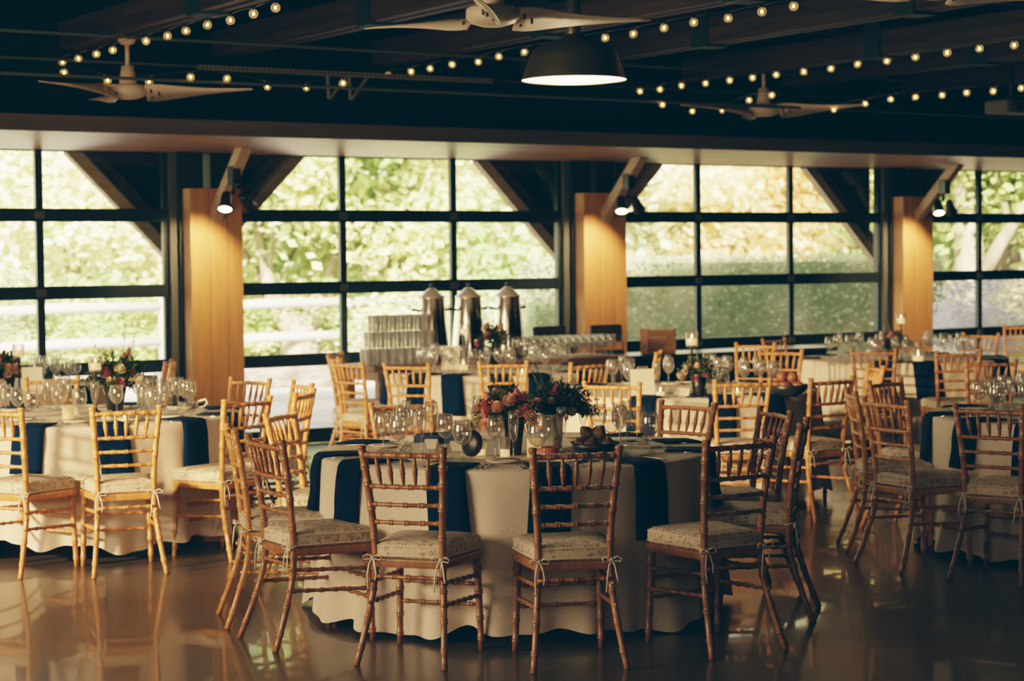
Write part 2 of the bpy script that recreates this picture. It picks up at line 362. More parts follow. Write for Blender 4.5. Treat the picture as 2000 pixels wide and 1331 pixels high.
# pendant
p = at(1121, 157, 2.71)
t = empty('pendant_lamp', 'brushed metal dome pendant lamp glowing warm white inside', 'lamp', p)
BR = mat('brushed_metal', (.34, .28, .17), .36, .9)
MB().lathe([(.302, .0), (.300, .006), (.255, .13), (.235, .17), (.18, .21), (.07, .235), (.055, .26), (.045, .26)], 48).build('dome_shade', BR, t)
MB().lathe([(.298, .004), (.25, .128), (.23, .165), (.17, .2), (.0, .215)], 48).build('inner_reflector', emat('reflector', (1, .86, .62), 3.2), t)
MB().lathe([(.0, .012), (.25, .012), (.29, .008), (.29, .004), (0, .004)], 40).build('diffuser', emat('diffuser', (1, .88, .66), 4.0), t)
MB().lathe([(.045, .25), (.045, .42), (.038, .43), (.038, .9), (0, .9)], 24).build('stem_tube', BR, t)
L = bpy.data.lights.new('pendant', 'POINT'); L.energy = 18; L.color = (1, .8, .5); L.shadow_soft_size = .15
lo = bpy.data.objects.new('pendant_light', L); C.objects.link(lo); lo.location = p + Vector((0, 0, -.12))

# string lights
def bulb_meshes():
    g = MB().ball((0, 0, -.028), .028, 14).mesh('bulb', BULB)
    f = MB().ball((0, 0, -.028), .0085, 8, 1.3).mesh('filament', FIL)
    s = MB().lathe([(0, .012), (.012, .012), (.013, -.004), (.010, -.008), (0, -.008)], 10).mesh('socket', SPOTM)
    return g, f, s
BG, BF, BS = bulb_meshes()
def strand(pts, z, label, sc=1.0):
    P = [at(x, y, z) for x, y in pts]
    t = empty('string_lights', label, 'string lights', P[0], 0, 'bulb strings under the ceiling')
    o = P[0]; wp = []
    for i in range(len(P) - 1):
        a = P[i] - o + Vector((0, 0, .012)); b = P[i + 1] - o + Vector((0, 0, .012))
        wp += [a, (a + b) / 2 + Vector((0, 0, .006))]
    wp.append(P[-1] - o + Vector((0, 0, .012)))
    MB().tube(wp, .003, 5).build('wire', SPOTM, t)
    for q in P:
        b = link('bulb', BG, t, q - o); b.scale = (sc,) * 3
        link('filament', BF, b); link('socket', BS, b)
strand([(97, 125), (122, 114), (153, 107), (188, 98), (220, 90), (285, 72), (327, 62), (363, 52), (405, 40), (450, 31), (495, 18), (538, 6)], 3.25, 'upper left bulb string rising beside the left fan')
strand([(125, 134), (210, 150), (291, 152), (372, 143), (443, 146), (522, 162), (598, 164), (670, 155)], 3.05, 'sagging bulb string passing behind the left fan')
strand([(718, 146), (758, 140), (803, 133), (840, 127), (883, 119), (934, 114), (974, 103), (1024, 94), (1076, 85), (1130, 75), (1182, 66), (1237, 58), (1297, 46), (1355, 35), (1422, 27), (1488, 14), (1550, 3)], 3.25, 'long bulb string climbing behind the pendant lamp to upper right')
strand([(1250, 172), (1289, 168), (1331, 161), (1378, 156), (1425, 150), (1470, 145), (1516, 139), (1570, 133), (1623, 127), (1675, 118), (1732, 112), (1788, 104), (1850, 95), (1913, 87), (1981, 80), (2050, 72)], 3.15, 'bulb string above the right fan rising to the right edge')
strand([(1294, 198), (1352, 211), (1410, 209), (1463, 189), (1507, 179)], 3.0, 'short low bulb string crossing at the right fan')
strand([(1629, 208), (1690, 196), (1740, 187), (1788, 183), (1840, 179), (1888, 174), (1940, 171), (1995, 165)], 3.0, 'low bulb string from the right fan blade to the right edge')
# projector at right
p = at(1975, 212, 3.0)
t = empty('projector', 'pale ceiling projector at the right edge near the bulbs', 'projector', p, 0)
MB().box(-.20, .25, -.14, .14, -.05, .07).build('body', STRUT, t, smooth=False, bevel=.02)
MB().tube([(-.10, -.13, 0), (-.10, -.18, 0)], .04, 14).build('lens_ring', SPOTM, t)
MB().tube([(0, 0, .06), (0, 0, .35)], .02, 8).build('mount_pole', SPOTM, t)

# ------------------------------------------------------------------ chair
def bamboo(pts, r0_, r1_, rings, n=8, samples=None, bump=.0045):
    pts = [Vector(p) for p in pts]
    def P(u):
        m = len(pts) - 1
        if m == 1: return pts[0].lerp(pts[1], u)
        x = u * m; i = min(int(x), m - 1); f = x - i
        p0 = pts[max(i - 1, 0)]; p1 = pts[i]; p2 = pts[i + 1]; p3 = pts[min(i + 2, m)]
        return .5 * ((2 * p1) + (p2 - p0) * f + (2 * p0 - 5 * p1 + 4 * p2 - p3) * f * f + (3 * p1 - p0 - 3 * p2 + p3) * f ** 3)
    L = sum((pts[i + 1] - pts[i]).length for i in range(len(pts) - 1))
    us = [(0, 0), (1, 0)]
    for u in rings:
        e = .0055 / L
        us += [(u - 2 * e, 0), (u - e, 1), (u - .35 * e, .35), (u + .35 * e, .35), (u + e, 1), (u + 2 * e, 0)]
    for i in range(1, (samples or 6)): us.append((i / (samples or 6), 0))
    us = sorted((min(max(u, 0), 1), b) for u, b in us)
    return MB().tube([P(u) for u, b in us], [r0_ + (r1_ - r0_) * u + bump * b for u, b in us], n)
def outline(wf, wr, d, rr, y0=0):
    pts = []
    for cx, cy, a0 in ((wf / 2 - rr * 1.5, y0 + d - rr * 1.5, 0), (-wf / 2 + rr * 1.5, y0 + d - rr * 1.5, 90), (-wr / 2 + rr, y0 + rr, 180), (wr / 2 - rr, y0 + rr, 270)):
        R = rr * 1.5 if a0 < 180 else rr
        for i in range(6):
            a = math.radians(a0 + i * 18); pts.append((cx + R * math.cos(a), cy + R * math.sin(a)))
    return pts
def inset(pts, k, c=(0, .19)): return [(c[0] + (x - c[0]) * k, c[1] + (y - c[1]) * k) for x, y in pts]
def make_chair(wood, z_hide):
    t = empty('ballroom_chair', '', 'chair', (0, 0, z_hide))
    ol = outline(.405, .33, .40, .035, -.015)
    m = MB(); n = len(ol); prof = [(1.0, .402), (1.012, .412), (1.012, .428), (1.0, .437), (.86, .437), (.86, .402)]
    vs = [(x, y, z) for k, z in prof for x, y in inset(ol, k)]
    fs = [(j * n + i, j * n + (i + 1) % n, ((j + 1) % 6) * n + (i + 1) % n, ((j + 1) % 6) * n + i) for j in range(6) for i in range(n)]
    fs.append(tuple(4 * n + i for i in range(n)))
    m.add(vs, fs).build('seat_frame', wood, t, smooth=False)
    m = MB(); prof = [(.95, .438), (.975, .446), (.985, .456), (.985, .482), (.965, .496), (.90, .505), (.7, .513), (.35, .517)]
    vs = [(x, y, z) for k, z in prof for x, y in inset(ol, k)]; npf = len(prof)
    fs = [(j * n + i, j * n + (i + 1) % n, (j + 1) * n + (i + 1) % n, (j + 1) * n + i) for j in range(npf - 1) for i in range(n)] + [tuple((npf - 1) * n + i for i in range(n)), tuple(range(n - 1, -1, -1))]
    cu = m.add(vs, fs).build('seat_cushion', CUSH, t)
    for k, z in ((.99, .450), (.982, .492)):
        pp = inset(ol, k); MB().tube([(x, y, z) for x, y in pp] + [(*pp[0], z)], .003, 5, cap=False).build('piping', TIE, cu)
    for s in (-1, 1):
        x = s * .152; b = MB()
        b.tube([(x + .02 * math.cos(a), -.004 + .021 * math.sin(a), .447 + .004 * math.sin(2 * a)) for a in [i * PI / 6 for i in range(13)]], .0035, 5)
        for q in (-1, 1):
            b.tube([(x, -.026, .445), (x + q * .022, -.034, .457), (x + q * .042, -.036, .448), (x + q * .036, -.034, .434), (x + q * .012, -.03, .437), (x, -.026, .445)], .0042, 5, flat=.5)
            b.tube([(x, -.026, .443), (x + q * .012, -.037, .42), (x + q * .02, -.042, .375), (x + q * .026 * (1 if s > 0 else .6), -.046, .33 + .02 * q)], .0042, 5, flat=.5)
        b.ball((x, -.029, .444), .008, 8)
        b.build('tie_bow', TIE, cu)
        post = [(s * .196, -.115, 0), (s * .176, -.062, .14), (s * .158, -.012, .30), (s * .150, .0, .43), (s * .156, -.012, .60), (s * .168, -.034, .76), (s * .181, -.062, .905)]
        pb = bamboo(post, .0135, .0165, [.10, .22, .34, .46, .60, .72, .83, .90], 10, 18)
        pb.lathe([(.0165, 0), (.0185, .002), (.0185, .010), (.014, .016), (0, .017)], 10, Matrix.Translation((s * .181, -.062, .903)))
        pb.build('leg', wood, t)
        bamboo([(s * .178, .345, .405), (s * .19, .362, 0)], .0175, .0135, [.12, .38, .66, .88], 10, 4).build('leg', wood, t)
    def rung(name, a, b, nr, r=.0085, sag=0, mid=None):
        pts = [a, b] if not sag else [a, ((a[0] + b[0]) / 2, a[1] - sag, (a[2] + b[2]) / 2 + mid), b]
        bamboo(pts, r, r, [(i + .5) / nr for i in range(nr)], 8, 6, .004).build(name, wood, t)
    rung('top_rail', (-.178, -.056, .878), (.178, -.056, .878), 6, .0115, .018, .002)
    rung('back_rail', (-.166, -.032, .745), (.166, -.032, .745), 6, .0095, .015, 0)
    rung('back_rung', (-.161, -.020, .668), (.161, -.020, .668), 5, .009, .014, 0)
    rung('back_rung', (-.157, -.010, .592), (.157, -.010, .592), 5, .009, .012, 0)
    for i in range(5):
        x = (i - 2) * .0585; x2 = (i - 2) * .052; bow = .018 * (1 - (x / .178) ** 2)
        a = Vector((x, -.056 - bow, .870)); b = Vector((x2, -.032 - bow * .8, .752))
        MB().tube([a.lerp(b, u) for u in (0, .25, .38, .42, .46, .5, .54, .58, .62, .8, 1)], [.0062, .0088, .0105, .0132, .0105, .0120, .0105, .0132, .0105, .0085, .0055], 8).build('spindle', wood, t)
    for s in (-1, 1):
        rung('stretcher', (s * .160, -.03, .345), (s * .181, .35, .325), 6)
        rung('stretcher', (s * .166, -.045, .255), (s * .184, .352, .235), 6)
    rung('stretcher', (-.157, -.012, .362), (.157, -.012, .362), 5)
    rung('stretcher', (-.181, .35, .285), (.181, .35, .285), 5)
    rung('stretcher', (-.184, .353, .195), (.184, .353, .195), 5)
    return t
proto = make_chair(CHAIR, 0)
proto_shaded = make_chair(CHAIR_SHADED, 0)
used = {}

# ------------------------------------------------------------------ tables
SEATS = ['back-left', 'back-right', 'right-back', 'right', 'right-front', 'front-right', 'front-left', 'left-front', 'left', 'left-back']
TB = {  # name: (centre offset to the side, distance, radius, phrase)
    1: (0.005, 9.43, .955, 'nearest round table'),
    2: (-2.60, 11.9, .93, 'left round table'),
    3: (-.15, 16.3, .93, 'round table before the urns'),
    4: (1.195, 13.6, .93, 'round table right of centre'),
    5: (3.33, 11.15, .93, 'round table at right edge'),
    6: (3.50, 17.5, .93, 'far right round table'),
    7: (-4.00, 14.9, .93, 'far left round table'),
}
def tpos(k): return Vector((*cz(TB[k][0], TB[k][1]), 0))
def camang(d):                       # angle of a world direction seen from above: 0 = away from the camera, clockwise to the right
    return math.atan2(d.dot(r0), d.dot(fh))
def seatname(d):
    a = math.degrees(camang(d)) % 360
    names = [(342, 'back-left'), (18, 'back-right'), (54, 'right-back'), (90, 'right'), (126, 'right-front'), (162, 'front-right'), (198, 'front-left'), (234, 'left-front'), (270, 'left'), (306, 'left-back')]
    return sorted(names, key=lambda q: abs((a - q[0] + 180) % 360 - 180))
# chairs: pixel of the middle of the two post tops, table, extra turn (degrees, + = clockwise), shade painted into the finish?
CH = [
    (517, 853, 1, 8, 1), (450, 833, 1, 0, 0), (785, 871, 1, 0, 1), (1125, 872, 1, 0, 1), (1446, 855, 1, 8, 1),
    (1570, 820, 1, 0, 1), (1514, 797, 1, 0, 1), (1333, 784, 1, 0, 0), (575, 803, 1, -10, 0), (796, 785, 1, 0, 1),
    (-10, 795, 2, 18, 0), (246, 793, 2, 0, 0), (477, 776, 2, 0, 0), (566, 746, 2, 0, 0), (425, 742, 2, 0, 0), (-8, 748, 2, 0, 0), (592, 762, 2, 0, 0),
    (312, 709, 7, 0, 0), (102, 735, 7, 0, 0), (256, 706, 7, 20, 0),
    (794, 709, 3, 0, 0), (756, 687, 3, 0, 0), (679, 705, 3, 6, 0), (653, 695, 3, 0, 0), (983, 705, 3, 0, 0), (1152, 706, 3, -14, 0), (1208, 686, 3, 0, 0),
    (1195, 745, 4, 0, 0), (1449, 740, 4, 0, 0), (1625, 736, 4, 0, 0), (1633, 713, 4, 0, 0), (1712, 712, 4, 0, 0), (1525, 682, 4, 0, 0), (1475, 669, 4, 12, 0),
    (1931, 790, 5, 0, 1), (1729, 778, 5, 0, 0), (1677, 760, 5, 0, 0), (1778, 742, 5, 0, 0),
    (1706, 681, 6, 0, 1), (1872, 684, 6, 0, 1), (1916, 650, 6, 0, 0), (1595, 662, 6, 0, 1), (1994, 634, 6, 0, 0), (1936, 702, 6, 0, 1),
]
seats = {k: [] for k in TB}; takenn = {k: set() for k in TB}
EXTRA = {(1208, 686): 'behind the menu card', (1475, 669): 'by the dark counter'}
for (px, py, k, turn, dark) in CH:
    p = at(px, py, .92); c = tpos(k); d = (c - Vector((p.x, p.y, 0)))
    f_ = d.normalized()
    ang = math.atan2(-f_.x, f_.y) - math.radians(turn)
    f2 = Vector((-math.sin(ang), math.cos(ang), 0))
    loc = Vector((p.x, p.y, 0)) + f2 * .062
    dist = (c - loc).length
    mn = TB[k][2] + (.335 if k == 1 else .39)
    if dist < mn: loc = c - (c - loc).normalized() * mn
    nm = None
    for q in seatname(-d):
        if q[1] not in takenn[k]: nm = q[1]; break
    takenn[k].add(nm); seats[k].append((math.atan2(-d.y, -d.x), nm, True))
    pr = proto_shaded if dark else proto
    lab = ('shade-darkened gold' if dark else 'gold') + ' bamboo-turned chair with ivory cushion, %s seat of the %s' % (nm, TB[k][3])
    grp = 'bamboo-turned chairs of the ' + TB[k][3]
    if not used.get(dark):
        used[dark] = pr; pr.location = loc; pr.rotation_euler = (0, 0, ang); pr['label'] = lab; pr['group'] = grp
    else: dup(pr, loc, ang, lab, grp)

def make_cloth(R, seed, hem, folds):
    rnd = random.Random(seed); nA = 288; m = MB(); vs = []; fs = []
    ph = [rnd.uniform(0, 6.28) for _ in range(8)]
    def fold(a):
        v = .55 * math.sin(folds * a + ph[0] + 1.3 * math.sin(3 * a + ph[1])) + .3 * math.sin((folds * 2 - 3) * a + ph[2]) + .25 * math.sin(7 * a + ph[3])
        return v
    prof = [(0, 0), (R * .5, 0), (R * .9, 0), (R - .012, 0), (R - .003, -.004)]
    for t in [i / 14 for i in range(0, 15)]: prof.append(('s', t))
    for q in prof:
        for i in range(nA):
            a = 2 * PI * i / nA
            if q[0] != 's': r, z = q[0], .765 + q[1]
            else:
                t = q[1]; fv = fold(a)
                hz = hem + .022 * math.sin(5 * a + ph[4]) + .014 * math.sin(11 * a + ph[5]) - .02 * fv * t
                z = .757 - t * (.757 - hz)
                r = R + .004 + .05 * t + (.058 * fv) * (t ** .8) * (.35 + .65 * t)
            vs.append((r * math.cos(a) if r else 0, r * math.sin(a) if r else 0, z))
    k = len(prof)
    for j in range(k - 1):
        for i in range(nA):
            if j == 0: fs.append((i, nA + i, nA + (i + 1) % nA)); continue
            fs.append((j * nA + i, (j + 1) * nA + i, (j + 1) * nA + (i + 1) % nA, j * nA + (i + 1) % nA))
    return m.add(vs, fs)
TT = {1: 'cream linen cloth over nearest round table, falling in folds', 2: 'sunlit cream cloth over the left round table', 3: 'cream cloth over the round table before the urns',
      4: 'cream cloth over round table right of centre', 5: 'cream cloth on round table cut by right edge', 6: 'cream cloth on far right round table', 7: 'cream cloth on far left round table'}
tproto = None
for k in TB:
    c = tpos(k)
    lab = 'round folding table with dark legs under cloth, the ' + TB[k][3]
    if tproto is None:
        t = tproto = empty('banquet_table', lab, 'table', c, 0, 'round banquet tables')
        MB().lathe([(0, .730), (.895, .730), (.905, .735), (.905, .752), (.895, .757), (0, .757)], 48).build('tabletop', TABLEW, t)
        for i in range(4):
            a = PI / 4 + i * PI / 2 + .2; x, y = .55 * math.cos(a), .55 * math.sin(a)
            MB().tube([(x, y, .73), (x * 1.05, y * 1.05, .012)], .018, 8).lathe([(.024, 0), (.024, .03), (.018, .035)], 10, Matrix.Translation((x * 1.05, y * 1.05, 0))).build('leg', SPOTM, t)
    else: dup(tproto, c, .3 * k, lab, 'round banquet tables')
    o = make_cloth(TB[k][2], k * 11, .045 if k in (1, 5) else .08, 15 + k % 3).build('tablecloth', CLOTH, loc=c, rz=.7 * k)
    tag(o, TT[k], 'tablecloth', 'cream round tablecloths')

# extra seats get place settings only
for k in TB:
    base = seats[k][0][0]
    for i in range(10):
        a = base + i * 2 * PI / 10
        if all(abs((a - s[0] + PI) % (2 * PI) - PI) > math.radians(24) for s in seats[k]):
            d = Vector((math.cos(a), math.sin(a), 0)); nm = None
            for q in seatname(d):
                if q[1] not in takenn[k]: nm = q[1]; break
            if nm is None: continue
            takenn[k].add(nm); seats[k].append((a, nm, False))

# ------------------------------------------------------------------ place settings
def napkin_mesh(w, hang, top, R=.93, seed=0):
    rnd = random.Random(seed); path = [(-top, .006), (-top * .5, .007), (-.03, .006), (0.0, .004), (.012, -.004), (.019, -.02)]
    for i in range(1, 7): path.append((.026 + .018 * i / 6 * (1 + .6 * rnd.random()), -.02 - (hang - .02) * i / 6))
    m = MB(); vs = []; fs = []; n = len(path); nx = 6
    sk = rnd.uniform(-.06, .06)
    for side in (0, 1):
        for i, (d, z) in enumerate(path):
            for j in range(nx + 1):
                u = j / nx - .5; x = u * w * (1 + .10 * i / n) + (sk * max(0, i - 4) / n) ; wav = .006 * math.sin(u * 7 + seed) * max(0, i - 4) / n * 2
                crv = -(R - math.sqrt(max(0, R * R - x * x)))
                off = .007 * side
                if i < 4: vs.append((x, d + crv * (1 if i > 1 else .3), .765 + z + off))
                else: vs.append((x, d + crv + wav + off, .765 + z))
    N = n * (nx + 1)
    for i in range(n - 1):
        for j in range(nx):
            a = i * (nx + 1) + j; b = a + 1; c = a + nx + 2; d = a + nx + 1
            fs += [(a, d, c, b), (N + a, N + b, N + c, N + d)]
    for i in range(n - 1):
        a = i * (nx + 1); b = (i + 1) * (nx + 1)
        fs += [(a, N + a, N + b, b), (a + nx, b + nx, N + b + nx, N + a + nx)]
    for j in range(nx):
        fs += [(j, j + 1, N + j + 1, N + j)]; a = (n - 1) * (nx + 1) + j; fs += [(a, N + a, N + a + 1, a + 1)]
    return m.add(vs, fs).mesh('napkin', NAVY)
NAPS = [napkin_mesh(.175, h, .20, seed=i) for i, h in enumerate((.29, .33, .26, .31))]
def fork_mesh():
    m = MB(); m.tube([(0, -.10, .003), (0, -.03, .004), (0, .03, .006), (0, .045, .005)], [.0055, .004, .0028, .004], 6, flat=.45)
    m.tube([(0, .045, .005), (0, .055, .004), (0, .065, .004)], [.006, .012, .0125], 6, flat=.16)
    for i in range(4): x = (i - 1.5) * .0065; m.tube([(x, .062, .004), (x, .09, .006), (x * .95, .10, .009)], [.0022, .002, .0012], 5)
    return m.mesh('fork', STEEL)
def knife_mesh():
    m = MB(); m.tube([(0, -.11, .004), (0, -.06, .004), (0, -.01, .004)], [.0065, .006, .0045], 8, flat=.6)
    m.add([(-.006, -.01, .003), (.005, -.01, .003), (.006, .07, .003), (.001, .105, .003), (-.006, .10, .003), (-.006, -.01, .005), (.005, -.01, .005), (.006, .07, .005), (.001, .105, .005), (-.006, .10, .005)],
          [(4, 3, 2, 1, 0), (5, 6, 7, 8, 9), (0, 1, 6, 5), (1, 2, 7, 6), (2, 3, 8, 7), (3, 4, 9, 8), (4, 0, 5, 9)])
    return m.mesh('knife', STEEL)
def plate_mesh():
    return MB().lathe([(0, .002), (.045, .002), (.05, .004), (.078, .012), (.079, .015), (.05, .008), (.045, .006), (0, .006)], 32).mesh('bread_plate', PETW)
def stemware(kind, n=20, part=None):
    if kind == 'wine': h, prof_o = .205, [(.004, .090), (.012, .094), (.028, .108), (.037, .128), (.040, .150), (.037, .178), (.031, .205)]
    elif kind == 'goblet': h, prof_o = .19, [(.004, .072), (.014, .076), (.033, .092), (.043, .118), (.044, .140), (.040, .165), (.035, .19)]
    else: h, prof_o = .225, [(.004, .085), (.010, .092), (.018, .115), (.0235, .150), (.0245, .180), (.023, .205), (.021, .225)]
    inner = [(max(r - .0014, .0005), z + (.0035 if i < 2 else 0)) for i, (r, z) in enumerate(prof_o)][::-1]
    inner[0] = (prof_o[-1][0] - .0012, prof_o[-1][1])
    st = [(0, .001), (.034, .001), (.035, .003), (.030, .005), (.010, .009), (.0045, .018), (.0036, .04), (.0036, prof_o[0][1])]
    if part == 'bowl': return MB().lathe([(0, prof_o[0][1] - .001)] + prof_o + inner + [(0, inner[-1][1])], n).mesh('bowl', GLASS)
    if part == 'stem': return MB().lathe(st + [(0, prof_o[0][1])], n).mesh('stem', GLASS)
    return MB().lathe(st + prof_o + inner + [(0, inner[-1][1])], n).mesh(kind, GLASS)
GW = {k: (stemware(k, 24, 'bowl'), stemware(k, 16, 'stem')) for k in ('wine', 'goblet', 'flute')}
GF = {k: stemware(k, 14) for k in ('wine', 'goblet', 'flute')}
BLK = [(1004, 888, .075), (1080, 876, .075), (1162, 893, .13), (922, 893, .06), (1043, 893, .045), (938, 893, .04), (986, 896, .035), (1068, 893, .065), (225, 802, .075), (188, 806, .06), (287, 797, .07), (368, 812, .09), (133, 818, .045), (208, 822, .04), (243, 826, .04),
       (965, 714, .08), (1365, 775, .08), (1742, 703, .09), (12, 765, .09), (905, 725, .05), (1290, 776, .04), (1440, 772, .04), (1793, 708, .06), (1020, 735, .04), (1352, 776, .06), (1760, 708, .06), (908, 720, .06), (38, 768, .06), (1540, 775, .15), (62, 770, .08), (880, 722, .08), (1256, 774, .09),
       (1368, 773, .05), (1335, 773, .05), (1300, 769, .05), (818, 884, .045), (843, 876, .045), (866, 886, .045), (893, 880, .045), (832, 870, .06), (880, 868, .06), (137, 812, .05)]
PLACED = []
def block():
    for x, y, r in BLK:
        p = at(x, y, .767); PLACED.append((p.x, p.y, r))
def free(c, out, right, r, s_, rad):
    for dr, ds in ((0, 0), (.03, -.02), (-.05, 0), (.05, .02), (-.04, -.05), (0, .06), (-.09, .02), (.04, -.08), (-.13, 0), (-.10, -.08), (-.16, .06), (.06, .10), (-.2, -.03), (-.05, .14), (-.12, .12), (-.05, -.14)):
        p = c + out * (r + dr) + right * (s_ + ds)
        if all((p.x - a) ** 2 + (p.y - b) ** 2 > (rad + q + .002) ** 2 for a, b, q in PLACED):
            PLACED.append((p.x, p.y, rad)); return p
    return None
GN = {'wine': ('wine_glass', 'tall clear wine glass', 'glass'), 'goblet': ('water_goblet', 'rounded clear water goblet', 'glass'), 'flute': ('champagne_flute', 'slim clear champagne flute', 'glass')}
FORK, KNIFE, PLATE = fork_mesh(), knife_mesh(), plate_mesh()
block()
for k in TB:
    c = tpos(k); R = TB[k][2]; T = TB[k][3]
    for idx, (a, nm, real) in enumerate(seats[k]):
        out = Vector((math.cos(a), math.sin(a), 0)); side = Vector((-out.y, out.x, 0)); # seated diner looks along -out; diner's right = side reversed
        right = side * 1.0
        rz = math.atan2(-out.x, out.y)            # local +y = outward
        rnd = random.Random(k * 100 + idx)
        edge = c + out * R
        fromback = math.cos(camang(out)) > .25
        o = link('napkin', NAPS[(k + idx) % 4], None, edge - out * .004, rz)
        tag(o, 'folded navy napkin draped over the edge, %s seat, %s' % (nm, T), 'napkin', 'navy napkins of the ' + T)
        def put(name, me, r, s, turn=0, z=.766, label='', cat=''):
            p_ = c + out * r + right * s; q = link(name, me, None, (p_.x, p_.y, z), rz + turn)
            return tag(q, label, cat, name.replace('_', ' ') + 's of the ' + T)
        if k in (1, 2, 4, 5):
            for j in range(2): put('fork', FORK, R - .145 + .01 * j, .118 + .030 * j, PI + .05, .766, ('inner', 'outer')[j] + ' silver fork, %s seat, %s' % (nm, T), 'fork')
            put('knife', KNIFE, R - .145, -.115, PI - .04, .766, 'silver knife, %s seat, %s' % (nm, T), 'knife')
            pp = free(c, out, right, R - .32, .16, .080)
            if pp is not None: tag(link('bread_plate', PLATE, None, (pp.x, pp.y, .766), rz), 'small white bread plate, %s seat, %s' % (nm, T), 'plate', 'bread plates of the ' + T)
        for kind, r, s in (('goblet', .62, -.11), ('wine', .55, -.18), ('flute', .54, -.08)):
            r += rnd.uniform(-.015, .015); s += rnd.uniform(-.015, .015); n_, l_, c_ = GN[kind]
            pp = free(c, out, right, r, s, .046 if kind == 'goblet' else .041 if kind == 'wine' else .036)
            if pp is None: continue
            lab = '%s at the %s seat of the %s' % (l_, nm, T)
            if k in (1, 2, 5):
                t = empty(n_, lab, c_, (pp.x, pp.y, .7665), 0, n_.replace('_', ' ') + 's of the ' + T)
                link('bowl', GW[kind][0], t); link('stem', GW[kind][1], t)
            else: tag(link(n_, GF[kind], None, (pp.x, pp.y, .7665)), lab, c_, n_.replace('_', ' ') + 's of the ' + T)

# ------------------------------------------------------------------ flowers
def rose_mesh(m, r=.03, seed=0):
    rnd = random.Random(seed); b = MB()
    for L, (n, rr, tilt) in enumerate(((3, .35, .15), (5, .62, .45), (6, .85, .8), (7, 1.0, 1.15))):
        for i in range(n):
            a = 2 * PI * i / n + L * .5 + rnd.uniform(-.2, .2); vs = []
            for u in range(4):
                for v in range(5):
                    uu = u / 3; vv = v / 4 - .5; wd = math.sin(min(1, .25 + uu) * PI * .62) * 1.15
                    rad = r * rr * (.25 + .75 * math.sin(uu * (tilt + .9)) / math.sin(tilt + .9)); z = r * 1.15 * uu * math.cos(tilt * .8) * (1.1 - .1 * L) - r * .12 * L
                    if u == 3: rad *= 1.12
                    aa = a + vv * wd * 1.5 / max(.6, rr + .25)
                    vs.append((rad * math.cos(aa), rad * math.sin(aa), z - abs(vv) * .2 * r * uu))
            b.add(vs, [(u * 5 + v, u * 5 + v + 1, (u + 1) * 5 + v + 1, (u + 1) * 5 + v) for u in range(3) for v in range(4)])
    b.ball((0, 0, r * .2), r * .35, 8)
    return b.mesh('bloom', m)
def spiky_mesh(m, seed=0):
    rnd = random.Random(seed); b = MB()
    for i in range(90):
        t = i / 90; a = i * 2.4; z = .02 + .05 * t; rr = .03 * (1 - t) + .006; d = Vector((math.cos(a) * rr, math.sin(a) * rr, z + .012))
        b.tube([(0, 0, z - .015), tuple(d)], [.0035, .0012], 4)
    return b.mesh('bloom', m)
BL = [rose_mesh(m, .032, i) for i, m in enumerate(PET)] + [rose_mesh(PETW, .028, 9), spiky_mesh(PET[0], 2), spiky_mesh(PET[4], 3)]
def leaf(b, p, d, L, w, up=Vector((0, 0, 1))):
    s = d.cross(up); s = s.normalized() if s.length > 1e-4 else Vector((1, 0, 0)); n = s.cross(d)
    q = [p, p + d * L * .35 + s * w + n * L * .06, p + d * L + n * -.08 * L, p + d * L * .35 - s * w + n * L * .06, p + d * L * .4]
    b.add(q, [(0, 1, 4), (1, 2, 4), (2, 3, 4), (3, 0, 4)])
def foliage(seed, n, rx, rz, lw=.009, ll=.035, fine=False, base=(0, 0, 0), lean=(0, 0)):
    rnd = random.Random(seed); lv = MB(); stm = MB(); base = Vector(base); tips = []
    for i in range(n):
        a = rnd.uniform(0, 2 * PI); e = rnd.uniform(-.05, 1.35); L = rnd.uniform(.6, 1)
        tip = base + Vector((math.cos(a) * math.cos(e) * rx * L + lean[0], math.sin(a) * math.cos(e) * rx * L + lean[1], math.sin(e) * rz * L + .01))
        mid = base + (tip - base) * .5 + Vector((0, 0, .03))
        pts = [base, mid, tip]; stm.tube(pts, [.002, .0015, .001], 4); tips.append(tip)
        k = 26 if fine else 9
        for j in range(k):
            t = .3 + .7 * j / k; p = base.lerp(mid, t * 2) if t < .5 else mid.lerp(tip, t * 2 - 1)
            d = Vector((rnd.gauss(0, 1), rnd.gauss(0, 1), rnd.gauss(.3, .7))).normalized(); d = (d + (tip - base).normalized() * .7).normalized()
            leaf(lv, p, d, ll * rnd.uniform(.6, 1.2), lw * rnd.uniform(.7, 1.2))
    return lv, stm, tips
